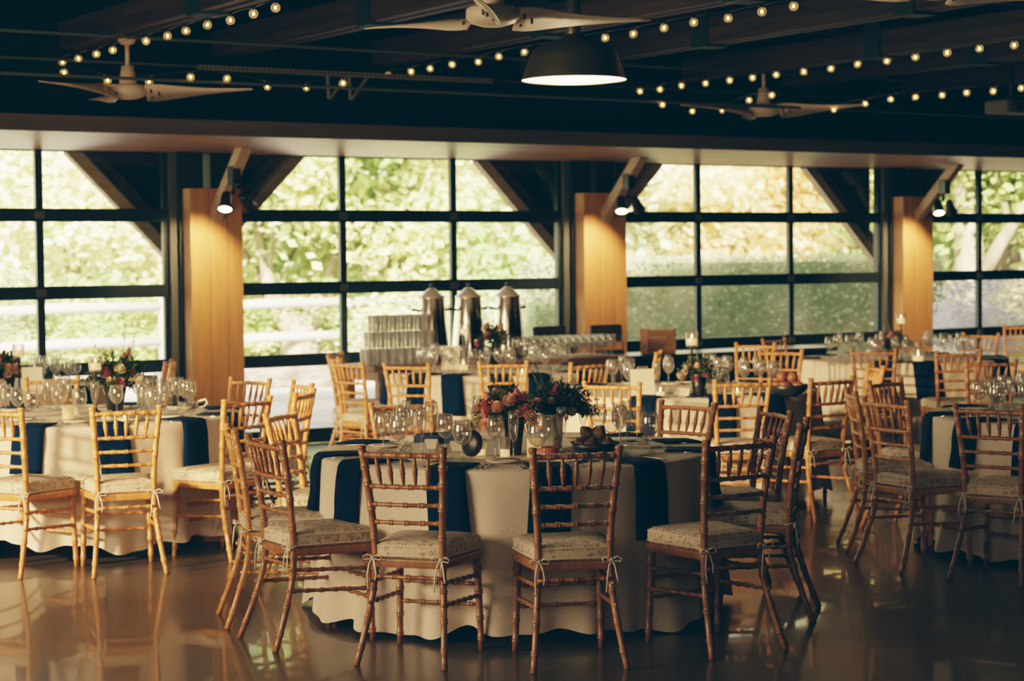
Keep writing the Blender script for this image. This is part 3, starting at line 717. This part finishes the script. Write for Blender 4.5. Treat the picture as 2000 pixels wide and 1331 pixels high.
def bouquet(loc, label, seed, vase='black', rx=.16, rz=.16, n=46, blooms=16, kinds=None, fine=False, light=False, tall=None, vh=.14, vr=.05, lean=(0, 0), spikes=3, sc=1.0):
    t = empty('flower_arrangement', label, 'flower arrangement', loc); t.scale = (sc,) * 3
    rnd = random.Random(seed)
    if vase == 'black': MB().lathe([(0, 0), (vr * .62, 0), (vr * .66, .004), (vr * .8, vh * .5), (vr, vh), (vr * .93, vh), (vr * .75, vh * .5), (0, .02)], 28).build('vase', POT, t)
    elif vase == 'stone':
        v = MB().lathe([(0, 0), (vr * .78, 0), (vr * .82, .004), (vr * .92, vh * .5), (vr * 1.02, vh * .96), (vr * 1.05, vh), (vr * .95, vh), (vr * .85, vh * .5), (0, .02)], 32).build('vase', POTW, t)
    else: MB().lathe([(0, 0), (vr * .9, 0), (vr * 1.0, .004), (vr, vh), (vr * .97, vh), (vr * .96, .01), (0, .01)], 24).build('vase', THIN, t)
    b = (0, 0, vh * .85)
    lv, stm, tips = foliage(seed, n, rx, rz, .006 if fine else .010, .028 if fine else .04, fine, b, lean)
    stm.build('stems', STEMM, t); f = lv.build('foliage', LEAFL if light else LEAFD, t, smooth=False); f['kind'] = 'stuff'
    if not light:
        lv2, s2, _ = foliage(seed + 5, n // 3, rx * .9, rz * 1.05, .009, .034, False, b, lean); f = lv2.build('foliage', LEAFL, t, smooth=False); f['kind'] = 'stuff'
    for i in range(blooms):
        a = rnd.uniform(0, 2 * PI); e = rnd.uniform(.1, 1.3); L = rnd.uniform(.55, .85)
        if kinds is not None: kk = kinds[i % len(kinds)]
        else: kk = rnd.randrange(len(BL))
        q = Vector((math.cos(a) * math.cos(e) * rx * L + lean[0] * .6, math.sin(a) * math.cos(e) * rx * L + lean[1] * .6, b[2] + math.sin(e) * rz * L))
        o = link('bloom', BL[kk], t, q); s = rnd.uniform(.55, 1.0); o.scale = (s,) * 3
        o.rotation_euler = (Vector((q.x, q.y, (q.z - b[2]) + .05))).to_track_quat('Z', 'Y').to_euler()
    for i in range(spikes):
        a = rnd.uniform(0, 2 * PI); L = rnd.uniform(.75, 1.15); d = Vector((math.cos(a) * .45, math.sin(a) * .45, 1)).normalized()
        sp = MB(); e = Vector(b) + d * (rz * 1.45 * L); mid = Vector(b).lerp(e, .6) + Vector((.01, 0, 0)); sp.tube([b, mid, e], [.0022, .0018, .001], 4)
        for j in range(14): leaf(sp, Vector(b).lerp(e, .5 + .5 * j / 14), Vector((rnd.gauss(0, 1), rnd.gauss(0, 1), .5)).normalized(), .022, .006)
        sp.build('sprig', LEAFL, t, smooth=False)
    if tall:
        MB().tube([(tall[0], tall[1], 0), (tall[0], tall[1], tall[2])], .012, 10).build('candle_stand', SPOTM, t)
    return t
def onplane(px, py, z=.767): p = at(px, py, z); return Vector((p.x, p.y, z))
bouquet(onplane(1004, 888), 'low bouquet of pink and peach blooms in black vase on nearest table', 21, 'black', .20, .20, 100, 52, [0, 1, 6, 2, 1, 2, 3, 0, 5], vh=.15, vr=.052, lean=(-.05, .02), spikes=4)
bouquet(onplane(1080, 876), 'dark green bouquet with cream blooms in textured stone vase on nearest table', 31, 'stone', .23, .18, 130, 18, [3, 3, 4, 2, 3], True, vh=.17, vr=.052, lean=(.04, 0), spikes=5)
bouquet(onplane(225, 802), 'green bouquet in black vase with scabiosa pods on left table', 41, 'black', .20, .19, 80, 16, [4, 4, 3, 7], vh=.12, vr=.06, spikes=8, sc=1.25)
bouquet(onplane(965, 714), 'tall loose bouquet with pink blooms on the table before the urns', 51, 'black', .16, .22, 50, 16, [0, 3, 2, 4, 1], vh=.14, vr=.05, spikes=5, sc=1.15)
bouquet(onplane(1365, 775), 'bouquet with cream blooms and dark leaves, table right of centre', 61, 'black', .15, .13, 50, 12, [3, 2, 2, 4], vh=.12, vr=.05, spikes=6, sc=1.1)
bouquet(onplane(1742, 703), 'shadowy wine and green bouquet on the far right table', 71, 'black', .17, .12, 60, 14, [4, 7, 2, 4], vh=.10, vr=.06, spikes=6, sc=1.2)
bouquet(onplane(12, 765), 'peach and pink bouquet on the far left table', 81, 'black', .15, .13, 50, 18, [1, 2, 3, 0], vh=.10, vr=.06, spikes=4, sc=1.3)

# candles, jars, fruit on the nearest table
def votive(px, py, label, r=.035, h=.075, z=.767, m=THIN, flame=True, sc=1.0):
    p = onplane(px, py, z); t = empty('votive_candle', label, 'candle', p); t.scale = (sc,) * 3
    MB().lathe([(0, 0), (r * .9, 0), (r * .94, .003), (r, h), (r * .95, h), (r * .9, .008), (0, .008)], 24).build('holder', m, t)
    MB().lathe([(0, .009), (r * .82, .009), (r * .82, h * .4), (0, h * .4)], 18).build('wax', WAX, t)
    if flame: MB().lathe([(0, h * .42), (.005, h * .5), (.006, h * .6), (0, h * .85)], 8).build('flame', FLAME, t)
    return t
votive(1043, 893, 'ivory woven votive holder on the nearest table by the stone vase', .034, .085, m=WICK)
votive(938, 893, 'clear votive glass left of the black vase, nearest table', .03, .085)
votive(986, 896, 'clear small votive glass before the black vase, nearest table', .026, .10, flame=False)
votive(133, 818, 'frosted glowing votive at the left table', .035, .075, m=WICK)
votive(208, 822, 'yellow-lit votive behind chair at the left table', .03, .06)
votive(243, 826, 'amber votive on the left table near the navy napkin', .03, .06)
votive(905, 725, 'lit votive on table before the urns, left of the bouquet', .04, .10, sc=1.2)
votive(1290, 776, 'small glowing votive beside the menu card right of centre', .035, .08)
votive(1440, 772, 'glowing votive at right side of the table right of centre', .03, .06)
votive(1793, 708, 'bright candle glass on the far right table', .055, .13)
votive(1020, 735, 'amber lit votive behind chair before the urns', .035, .07)
def taper(px, py, ptop, label):
    p = onplane(px, py); s = F / max(1, (p - EYE).dot(fh)); h = (py - ptop) / s - .10
    t = empty('candle_holder', label, 'candle', p)
    MB().lathe([(0, 0), (.045, 0), (.045, .006), (.012, .014), (.007, .03), (.007, h - .01), (.02, h), (0, h)], 18).build('stand', POT, t)
    MB().lathe([(0, h), (.036, h), (.040, h + .01), (.042, h + .10), (.039, h + .10), (.036, h + .012), (0, h + .012)], 20).build('glass_cup', THIN, t)
    MB().lathe([(0, h + .013), (.033, h + .013), (.033, h + .055), (0, h + .055)], 16).build('wax', WAX, t)
    MB().lathe([(0, h + .056), (.007, h + .065), (0, h + .09)], 8).build('flame', FLAME, t)
taper(188, 806, 695, 'raised white candle cup above the bouquet, left table')
taper(1352, 776, 648, 'raised candle cup beside bouquet, table right of centre')
taper(1760, 708, 612, 'raised lit candle cup on the far right table')
taper(908, 720, 632, 'raised lit candle cup before the urns')
taper(38, 768, 672, 'raised pale candle cup on the far left table')
p = onplane(1068, 893); t = empty('tin_candle', 'salmon pink tin standing below the stone vase on nearest table', 'tin', p)
MB().lathe([(0, 0), (.055, 0), (.056, .004), (.056, .044), (.053, .046), (.05, .04), (0, .04)], 28).build('tin_body', SALMON, t)
def fruitbowl(px, py, label, fruit, n, names, m, sc=1.0):
    p = onplane(px, py); t = empty('fruit_bowl', label, 'bowl', p); t.scale = (sc,) * 3
    MB().lathe([(0, 0), (.05, 0), (.055, .006), (.095, .03), (.12, .07), (.114, .07), (.09, .036), (.05, .014), (0, .012)], 36).build('bowl_body', POT, t)
    rnd = random.Random(px)
    fm = MB().lathe([(0, -.036), (.02, -.034), (.036, -.015), (.038, .005), (.028, .027), (.016, .040), (.008, .048), (0, .050)], 16).mesh(fruit, m)
    for i in range(n):
        if i < 5: a = i * 2 * PI / 5; rr = .066; z = .062
        else: a = (i - 5) * 2.094 + .5; rr = .037; z = .112
        q = p + Vector((math.cos(a) * rr, math.sin(a) * rr, z)) * sc
        o = link(fruit, fm, None, q); o.rotation_euler = (rnd.uniform(-1.1, 1.1), rnd.uniform(-1.1, 1.1), rnd.uniform(0, 6)); o.scale = (sc * .82,) * 3
        tag(o, names, fruit, names[:24])
fruitbowl(1162, 893, 'dark bowl heaped with brown pears on the nearest table', 'pear', 8, 'brown pear heaped in the dark bowl on nearest table', FRUIT, 1.0)
fruitbowl(1540, 775, 'dark bowl of red-brown apples on table right of centre', 'apple', 8, 'red-brown apple in the dark bowl right of centre', FRUITR, 1.15)
# dark round gourd on edge
p = onplane(922, 893); o = MB().lathe([(0, -.02), (.04, -.018), (.062, -.006), (.062, .006), (.04, .018), (0, .02)], 30).build('round_plaque', POT, loc=p + Vector((0, 0, .063)))
o.rotation_euler = (PI / 2 - .15, 0, math.radians(-75)); tag(o, 'dark round disc standing on edge, left of the votive, nearest table', 'disc')

# menu and place cards
def menu(px, py, w, h, label, turn=0):
    p = onplane(px, py); ang = -TH + math.radians(turn)
    o = MB().box(-w / 2, w / 2, -.0015, .0015, 0, h).build('menu_card', CARD, smooth=False, loc=p); o.rotation_euler = (-.12, 0, ang); tag(o, label, 'card', 'standing menu cards')
menu(287, 797, .135, .21, 'cream menu card standing on the left table right of the bouquet', -12)
menu(62, 770, .15, .19, 'cream menu card standing on the far left table', -5)
menu(880, 722, .15, .20, 'tan menu card standing before the coffee urns', 0)
menu(1256, 774, .165, .18, 'tall tan menu card on table right of centre', 12)
def tent(px, py, label, turn, m=CARD, w=.085, h=.05):
    p = onplane(px, py); b = MB(); 
    vs = [(-w / 2, -.03, 0), (w / 2, -.03, 0), (w / 2, 0, h), (-w / 2, 0, h), (-w / 2, .03, 0), (w / 2, .03, 0)]
    b.add(vs, [(0, 1, 2, 3), (3, 2, 5, 4)]); o = b.build('place_card', m, smooth=False, loc=p, rz=-TH + math.radians(turn)); tag(o, label, 'card', 'small folded place cards')
tent(1368, 773, 'white folded place card right of centre, behind fork', 10); tent(1335, 773, 'white folded place card left of its twin, right of centre', -20)
tent(1300, 769, 'white folded place card nearest the menu card, right of centre', 25)
for i, (x, y, tn, lb) in enumerate(((818, 884, 20, 'left'), (843, 876, -25, 'second'), (866, 886, 35, 'third'), (893, 880, -15, 'right'))):
    tent(x, y, 'folded white tag, %s of four in a row on nearest table' % lb, tn, CARD if i % 2 else CARD, .07, .045)
tent(832, 870, 'navy folded card behind the white tags on nearest table', 5, mat('slate_blue', (.06, .09, .16), .7), .12, .05)
tent(880, 868, 'slate blue folded card at right behind white tags, nearest table', -10, mat('slate_blue_b', (.07, .10, .17), .7), .12, .05)
tent(137, 812, 'white folded place card on the left table near votive', 30)
# napkin ring jug on left table
p = onplane(368, 812); t = empty('gravy_boat', 'clear glass sauce boat with loop handle on the left table', 'sauce boat', p)
MB().lathe([(0, 0), (.028, 0), (.03, .004), (.012, .012), (.04, .03), (.058, .06), (.062, .085), (.059, .085), (.055, .06), (.035, .033), (0, .02)], 24).build('boat_body', THIN, t)
MB().lathe([(0, .024), (.036, .034), (.052, .055), (0, .055)], 20).build('sauce', mat('sauce', (.35, .33, .15), .4), t)
MB().tube([(.055, -.02, .045), (.085, -.035, .05), (.105, -.045, .075), (.095, -.042, .098), (.06, -.02, .085)], .006, 8).build('handle', PETW, t)

# ------------------------------------------------------------------ drinks table, urns, stacked glasses
dx0 = wallx(695, 15.2); dx1 = wallx(1190, 15.2)
t = empty('serving_table', 'long brown wooden drinks table under the second window', 'table', ((dx0 + dx1) / 2, 15.25, 0))
hw = (dx1 - dx0) / 2
MB().box(-hw, hw, -.36, .36, .72, .765).build('tabletop', TABLEW, t, smooth=False, bevel=.006)
MB().box(-hw + .06, hw - .06, -.32, .32, .63, .72).build('apron', TABLEW, t, smooth=False)
for sx in (-1, 1):
    for sy in (-1, 1): MB().box(sx * (hw - .1) - .035, sx * (hw - .1) + .035, sy * .28 - .035, sy * .28 + .035, 0, .64).build('leg', TABLEW, t, smooth=False)
up = None
for px, lb in ((842, 'left of the three'), (914, 'middle of the three'), (990, 'right of the three, behind the pink bouquet')):
    x = wallx(px, 15.35); loc = (x, 15.35, .766); lab = 'tall tapered steel coffee urn, ' + lb
    if up is None:
        t = up = empty('coffee_urn', lab, 'urn', loc, 0, 'steel coffee urns on the drinks table')
        MB().lathe([(0, 0), (.17, 0), (.172, .02), (.165, .05), (.16, .07), (.118, .57), (.120, .58), (0, .58)], 40).build('urn_body', URN, t)
        MB().lathe([(.125, .578), (.126, .586), (.10, .605), (.03, .665), (.012, .67), (0, .67)], 40).build('lid', mat('lid_steel_sheen', (.85, .84, .80), .3, .35), t)  # reflected light painted in as a whiter, less metallic lid
        MB().lathe([(0, .67), (.012, .672), (.010, .68), (.02, .69), (.022, .70), (.012, .71), (0, .712)], 16).build('lid_knob', URND, t)
        for s in (-1, 1): MB().tube([(s * .125, 0, .46), (s * .165, 0, .47), (s * .205, 0, .475), (s * .215, 0, .47)], [.012, .012, .016, .004], 8).build('handle', URND, t)
        MB().tube([(0, -.15, .10), (0, -.21, .10), (0, -.225, .06)], [.014, .012, .008], 8).build('tap', URND, t)
        MB().lathe([(.175, 0), (.18, .01), (.178, .03), (.165, .035)], 30).build('base_ring', URND, t)
    else: dup(up, loc, .05, lab)
ICY = thinglass('tumbler_glass', (.97, .985, 1), .8, .12, 1.3, .05, 1.0)
tm = MB().lathe([(0, 0), (.028, 0), (.030, .004), (.037, .145), (.035, .145), (.028, .008), (0, .008)], 14).mesh('tumbler', ICY)
x0 = wallx(706, 15.1); n = 0
for tier in range(3):
    for row in range(2):
        for i in range(9 - tier):
            tag(link('tumbler', tm, None, (x0 + .085 * i + .04 * tier + .03, 15.05 + row * .085, .766 + .149 * tier)), 'clear tumbler in the stacked block at left end of drinks table', 'glass', 'stacked tumblers on the drinks table')
for i in range(12):
    for row in range(3):
        kind = ('wine', 'goblet')[row % 2]
        tag(link('bar_glass', GF[kind], None, (wallx(1015, 15.1) + .088 * i, 15.0 + row * .09, .766)), 'stemmed glass in the rows at right end of drinks table', 'glass', 'stemmed glasses in rows on the drinks table')
# dark counter below bay three and things upon it
t = empty('counter', 'long dark counter under the third window', 'counter', (wallx(1330, 15.3), 15.5, 0))
MB().box(-.95, 2.0, -.28, .28, .70, .74).build('countertop', SPOTM, t, smooth=False, bevel=.005)
MB().box(-.85, 1.9, -.22, .22, 0.0, .70).build('counter_base', CEIL, t, smooth=False)
t = empty('wooden_crate', 'tilted brown wooden crate on the dark counter beside the middle column', 'crate', (wallx(1284, 15.4), 15.4, .742), -.3)
for i in range(3): MB().box(-.14, .14, -.11, -.095, .02 + .075 * i, .08 + .075 * i).build('slat', TABLEW, t, smooth=False)
for i in range(3): MB().box(-.14, .14, .095, .11, .02 + .075 * i, .08 + .075 * i).build('slat', TABLEW, t, smooth=False)
for s in (-1, 1): MB().box(s * .14 - .008, s * .14 + .008, -.11, .11, 0, .25).build('end_panel', TABLEW, t, smooth=False)
MB().box(-.14, .14, -.1, .1, 0, .015).build('bottom_panel', TABLEW, t, smooth=False)
# dark folding chairs by the wall
fp = None
for px, yy, lb in ((1077, 15.92, 'black folded folding chair behind the stemmed glasses, left of the middle column'), (1187, 15.72, 'dark folded folding chair leaning on the middle tan column')):
    loc = (wallx(px, yy), yy, 0)
    if fp is None:
        t = fp = empty('folding_chair', lb, 'chair', loc, PI)
        for s in (-1, 1):
            MB().tube([(s * .2, .07, 0), (s * .2, .02, .45), (s * .19, -.05, 1.02)], .011, 8).build('leg', SPOTM, t)
            MB().tube([(s * .175, .10, 0), (s * .175, .045, .5)], .011, 8).build('leg', SPOTM, t)
        MB().box(-.17, .17, .0, .022, .42, .78).build('seat', SPOTM, t, smooth=False, bevel=.008)
        MB().box(-.185, .185, -.055, -.03, .86, 1.03).build('backrest', SPOTM, t, smooth=False, bevel=.008)
    else: dup(fp, loc, PI, lb)

# ------------------------------------------------------------------ outside
def leafmat(name, c0, c1):
    m = noisy(mat(name, c0, .8, spec=.1), c0, c1, (1.1, 1.1, 1.1), 3, lo=.4, hi=.6); nt = m.node_tree; b = nt.nodes['Principled BSDF']; o = nt.nodes['Material Output']
    tr = nt.nodes.new('ShaderNodeBsdfTranslucent'); mx = nt.nodes.new('ShaderNodeMixShader'); mx.inputs[0].default_value = .5
    nt.links.new(b.inputs['Base Color'].links[0].from_socket, tr.inputs[0]); nt.links.new(b.outputs[0], mx.inputs[1]); nt.links.new(tr.outputs[0], mx.inputs[2]); nt.links.new(mx.outputs[0], o.inputs[0])
    return m
LM = {'pale': leafmat('leaves_pale', (.74, .74, .46), (.93, .88, .68)), 'green': leafmat('leaves_green', (.33, .47, .20), (.80, .80, .46)),
      'orange': leafmat('leaves_orange', (.88, .62, .34), (.92, .84, .58)), 'deep': leafmat('leaves_deep', (.20, .32, .10), (.62, .66, .28)), 'mist': leafmat('leaves_mist', (.62, .70, .54), (.86, .86, .70)),
      'hedge': leafmat('leaves_hedge', (.34, .40, .25), (.60, .58, .42)), 'lilac': leafmat('leaves_lilac', (.74, .70, .84), (.90, .88, .94))}
BARK = noisy(mat('bark', (.30, .22, .16), .9), (.22, .16, .11), (.44, .34, .26), (6, 6, 2), 4, bump=.5)
def crown(seed, n, rx, rz, sz, box=False):
    rnd = random.Random(seed); b = MB(); cl = [(rnd.gauss(0, .5), rnd.gauss(0, .5), rnd.gauss(0, .5)) for _ in range(34)]
    for i in range(n):
        if box: p = Vector((rnd.uniform(-1, 1) * rx, rnd.uniform(-.5, .5), rnd.uniform(0, 1) * rz))
        else:
            c = cl[rnd.randrange(34)]; p = Vector((c[0] + rnd.gauss(0, .17), c[1] + rnd.gauss(0, .17), c[2] + rnd.gauss(0, .15)))
            p = Vector((p.x * rx, p.y * rx, p.z * rz))
        d = Vector((rnd.gauss(0, 1), rnd.gauss(0, 1), rnd.gauss(0, 1))).normalized(); L = sz * rnd.uniform(.6, 1.4)
        s = d.orthogonal().normalized() * L * .4
        b.add([p, p + d * L * .5 + s, p + d * L, p + d * L * .5 - s], [(0, 1, 2, 3)])
    return b
CR = {}
def tree(px, Z, zc, rx, rz, kind, label, seed=0, trunk=True, tr=.13):
    key = (kind, seed % 3)
    if key not in CR: CR[key] = crown(seed % 3 * 7 + len(kind), 5200, 1, 1, .085).mesh('crown', LM[kind])
    u = (px - 1000) / F; x, y = cz(u * Z, Z); t = empty('garden_tree', label, 'tree', (x, y, -.3), random.Random(px).uniform(0, 6), 'trees beyond the windows')
    o = link('crown', CR[key], t, (0, 0, zc + .3)); o.scale = (rx, rx, rz)
    if trunk:
        rnd = random.Random(px)
        if px == 585:
            MB().tube([(0, 0, 0), (.02, 0, .6), (.04, 0, .95)], [tr * 1.1, tr, tr * .85], 12).build('trunk', BARK, t)
            for sx in (-1, 1): MB().tube([(0, 0, .75), (sx * .3 * r0.x, sx * .3 * r0.y, 1.15), (sx * .5 * r0.x, sx * .5 * r0.y, 1.6), (sx * .6 * r0.x, sx * .6 * r0.y, 2.1)], [tr * .75, tr * .55, tr * .4, .04], 10).build('branch', BARK, t)
            t.rotation_euler = (0, 0, 0); return
        m_ = MB().tube([(0, 0, 0), (.05, 0, 1.2), (-.1, .1, zc * .9), (.1, 0, zc + rz * .5)], [tr, tr * .8, tr * .65, .03], 10)
        m_.build('trunk', BARK, t)
        for i in range(3):
            a = i * 2.1 + px; z = .9 + i * .35
            MB().tube([(0, 0, z), (math.cos(a) * .6, math.sin(a) * .6, z + .9), (math.cos(a) * 1.4, math.sin(a) * 1.4, z + 1.9)], [tr * .5, tr * .35, .02], 8).build('branch', BARK, t)
TR = [(-60, 36, 2.9, 2.6, 2.2, 'pale', 'pale yellow-green tree beyond first window, leftmost'), (150, 39, 3.0, 2.8, 2.3, 'mist', 'misty pale tree beyond first window, behind its mullion'), (330, 35, 2.4, 2.2, 1.8, 'pale', 'pale tree behind the first tan column'),
      (520, 34, 3.0, 2.6, 2.2, 'green', 'green leafy tree beyond second window, left pane'), (585, 32.5, 3.4, 1.8, 1.2, 'pale', 'forked-trunk tree just beyond the rail fence'), (760, 33, 3.0, 2.6, 2.3, 'green', 'bright green tree beyond second window, middle pane'), (960, 35, 2.6, 2.5, 2.0, 'pale', 'pale yellow tree beyond second window, right pane'),
      (1120, 38, 3.0, 2.8, 2.4, 'mist', 'misty tree behind the middle tan column'), (1280, 38, 3.0, 2.6, 2.2, 'pale', 'cream-green tree beyond third window, left pane'), (1430, 40, 3.1, 2.3, 2.1, 'mist', 'grey-green tree beyond third window, middle pane'), (1520, 37, 2.5, 2.3, 1.9, 'orange', 'orange autumn tree beyond third window, centre'),
      (1650, 36, 3.2, 2.2, 1.8, 'orange', 'orange and yellow tree beyond third window, right pane'), (1800, 37, 3.0, 2.6, 2.2, 'deep', 'dark green tree beside the right tan column'), (1895, 31, 3.4, 2.0, 1.7, 'deep', 'tree with thick trunk beyond fourth window'), (1975, 32, 3.1, 2.2, 1.9, 'deep', 'dark leafy tree with slanting trunk at right edge'), (2130, 35, 3, 2.6, 2.2, 'green', 'green tree past the right edge')]
for i, a in enumerate(TR): tree(*a, seed=i, tr=.32 if a[0] in (585, 1895, 1975) else .12)
for i, (px, Z, kind, lb) in enumerate(((0, 46, 'pale', 'first window, far row'), (230, 47, 'green', 'first window, far row right'), (450, 45, 'mist', 'second window edge, far row'), (660, 46, 'pale', 'second window, far row'), (860, 45, 'mist', 'second window, far row right'), (1060, 46, 'green', 'middle column, far row'), (1250, 46, 'mist', 'third window, far row'), (1460, 47, 'pale', 'third window, far row middle'), (1660, 47, 'pale', 'third window, far row right'), (1860, 45, 'green', 'fourth window, far row'), (2060, 46, 'green', 'right edge, far row'))):
    tree(px, Z, 3.0, 3.3, 3.0, kind, 'distant soft-leaved tree beyond ' + lb, seed=i + 1, trunk=False)
# low shrubs beyond the fence
for i, (px, Z, kind, lb) in enumerate(((40, 33, 'hedge', 'below the rails at far left'), (230, 33, 'green', 'below the rails of the first window'), (480, 33.5, 'deep', 'behind the fence left of forked trunk'), (690, 33, 'green', 'behind the fence right of forked trunk'), (830, 31, 'pale', 'behind the first urn'), (960, 30, 'green', 'behind the right urn'), (1060, 30, 'mist', 'left of the middle column'), (1980, 26, 'pale', 'at the right edge below the trunks'), (1840, 29, 'deep', 'left of the lilac flowers'))):
    key = (kind, 0)
    if key not in CR: CR[key] = crown(len(kind), 5200, 1, 1, .085).mesh('crown', LM[kind])
    u = (px - 1000) / F; x, y = cz(u * Z, Z); t = empty('garden_shrub', 'low leafy shrub ' + lb, 'shrub', (x, y, -.2), 0, 'shrubs beyond the windows')
    o = link('foliage', CR[key], t, (0, 0, .75)); o.scale = (1.3, 1.0, .75)
for px, Z, lb in ((1855, 24.5, 'left'), (1915, 25, 'right')):
    key = ('lilac', 0)
    if key not in CR: CR[key] = crown(3, 3000, 1, 1, .09).mesh('crown', LM['lilac'])
    x, y = cz((px - 1000) / F * Z, Z); t = empty('flower_bush', 'pale lilac flowering bush beyond fourth window, %s one' % lb, 'bush', (x, y, 0), 0, 'lilac bushes')
    o = link('flowers', CR[key], t, (0, 0, .85)); o.scale = (.62, .6, .42)
# clipped hedge
x, y = cz((1440 - 1000) / F * 27, 27)
hed = empty('clipped_hedge', 'long clipped grey-green hedge beyond the third window', 'hedge', (x, y, 0), -.30)
o = crown(5, 22000, 3.1, 1.72, .06, True).build('foliage', LM['hedge'], hed, smooth=False); o['kind'] = 'stuff'
MB().box(-3.0, 3.0, -.3, .35, 0, 1.62).build('inner_mass', LM['hedge'], hed, smooth=False)
# rail fence
FENCE = mat('weathered_rail', (.50, .42, .42), .8)
fy = 28.2; t = empty('rail_fence', 'weathered white rail fence with two rails beyond first two windows', 'fence', (0, fy, 0))
fx = [aty(px, 600, fy).x for px in (-420, -50, 325, 770)]
for i, x in enumerate(fx): MB().tube([(x, 0, 0), (x, 0, .7), (x, 0, 1.25)], [.14, .13, .12], 10).build('fence_post', FENCE, t)
for i in range(3):
    for z in (.48, 1.02): MB().tube([(fx[i], .0, z - .02), ((fx[i] + fx[i + 1]) / 2, .02, z + .01), (fx[i + 1], 0, z)], [.065, .08, .07], 10).build('fence_rail', FENCE, t)
# rocks
for px, py, s, lb in ((570, 738, .5, 'broad flat boulder on the pale path beyond second window'), (640, 752, .3, 'small boulder right of the broad one'), (525, 755, .22, 'small stone left of the broad boulder')):
    p = at(px, py, 0); b = MB().ball((0, 0, 0), 1, 16); b.v = [tuple(Vector(v) * (1 + .18 * noise.noise(Vector(v) * 1.7))) for v in b.v]
    o = b.build('boulder', noisy(mat('stone', (.35, .27, .22), .9), (.10, .075, .06), (.26, .20, .17), (2, 2, 2), 4), loc=p); o.scale = (s * 1.5, s, s * .6); tag(o, lb, 'boulder')
PAVE = noisy(mat('pale_paving', (.62, .55, .55), .9), (.27, .25, .27), (.46, .42, .44), (.5, .9, .5), 4)
GRASS = noisy(mat('meadow', (.30, .32, .14), .95), (.26, .30, .12), (.55, .52, .28), (.5, .5, .5), 4)
struct(MB().box(-25, 60, WY + .15, 29.5, -.12, -.02).build('ground_terrace', PAVE, smooth=False))
struct(MB().box(-60, 120, 29.5, 90, -.3, -.1).build('ground_meadow', GRASS, smooth=False))
hb = MB(); nx, ny = 60, 14; vs = []
for j in range(ny):
    for i in range(nx):
        x = -60 + i * 3; y = 46 + j * 2.5; z = -.2 + 9 * (j / (ny - 1)) ** .7 + .8 * noise.noise(Vector((x * .15, y * .15, 0)))
        vs.append((x, y, z))
hb.add(vs, [(j * nx + i, j * nx + i + 1, (j + 1) * nx + i + 1, (j + 1) * nx + i) for j in range(ny - 1) for i in range(nx - 1)])
struct(hb.build('ground_hillside', noisy(mat('hill', (.5, .5, .28), .95), (.36, .40, .20), (.85, .78, .52), (.35, .35, .6), 6)))

# ------------------------------------------------------------------ lights
def look(o, tgt): o.rotation_euler = (Vector(tgt) - o.location).to_track_quat('-Z', 'Y').to_euler()
def P3(X, Z, z): return Vector((*cz(X, Z), z))
S = bpy.data.lights.new('sun', 'SUN'); S.energy = 32.0; S.color = (1, .93, .78); S.angle = .05
so = bpy.data.objects.new('sun', S); C.objects.link(so); so.rotation_euler = (-(Vector((-.55, -.75, .62)))).to_track_quat('-Z', 'Y').to_euler()
def spot(name, loc, tgt, e, col, size, blend=.5, soft=.25):
    L = bpy.data.lights.new(name, 'SPOT'); L.energy = e; L.color = col; L.spot_size = math.radians(size); L.spot_blend = blend; L.shadow_soft_size = soft
    o = bpy.data.objects.new(name, L); C.objects.link(o); o.location = loc; look(o, tgt); return o
spot('warm_left', P3(-8.5, 5.5, 3.0), P3(-2.4, 11.6, .7), 5500, (1, .70, .38), 30, .6)  # added spots, standing in for sun through unseen openings at left
spot('warm_mid', P3(-7.0, 3.0, 3.1), P3(.55, 13.2, .7), 5200, (1, .62, .30), 17, .7)
spot('warm_far', P3(-7.5, 8.0, 3.1), P3(-.9, 15.6, .8), 1300, (1, .66, .34), 20, .6)
A = bpy.data.lights.new('side_fill', 'AREA'); A.shape = 'RECTANGLE'; A.size = 3.5; A.size_y = 1.8; A.energy = 215; A.color = (1, .74, .46)  # added warm fill from the left, standing in for an unseen opening
ao = bpy.data.objects.new('side_fill', A); C.objects.link(ao); ao.location = P3(-5.2, 6.0, 1.9); look(ao, P3(0, 9.2, .6))
A = bpy.data.lights.new('room_fill', 'AREA'); A.shape = 'RECTANGLE'; A.size = 6; A.size_y = 2.5; A.energy = 48; A.color = (1, .72, .46)
ao = bpy.data.objects.new('room_fill', A); C.objects.link(ao); ao.location = P3(-1.5, -1.0, 2.8); look(ao, P3(0, 9, .6))
W = bpy.data.worlds.new('sky'); bpy.context.scene.world = W; W.use_nodes = True
W.node_tree.nodes['Background'].inputs[0].default_value = (1, .97, .86, 1); W.node_tree.nodes['Background'].inputs[1].default_value = 3.4

sc = bpy.context.scene
sc.cycles.use_denoising = True
sc.cycles.max_bounces = 9; sc.cycles.transparent_max_bounces = 24; sc.cycles.transmission_bounces = 8; sc.cycles.glossy_bounces = 4; sc.cycles.diffuse_bounces = 3
sc.cycles.caustics_reflective = False; sc.cycles.caustics_refractive = False; sc.cycles.sample_clamp_indirect = 4
sc.view_settings.view_transform = 'Filmic'
sc.view_settings.look = 'Medium High Contrast'
sc.view_settings.exposure = .45
sc.view_settings.use_curve_mapping = True
cm = sc.view_settings.curve_mapping; cm.extend = 'EXTRAPOLATED'
for i, y0 in ((0, .0005), (1, .010), (2, .015)):
    c = cm.curves[i]; c.points[0].location = (0, y0); c.points[-1].location = (1, (1.05, .955, .83)[i])
cm.update()
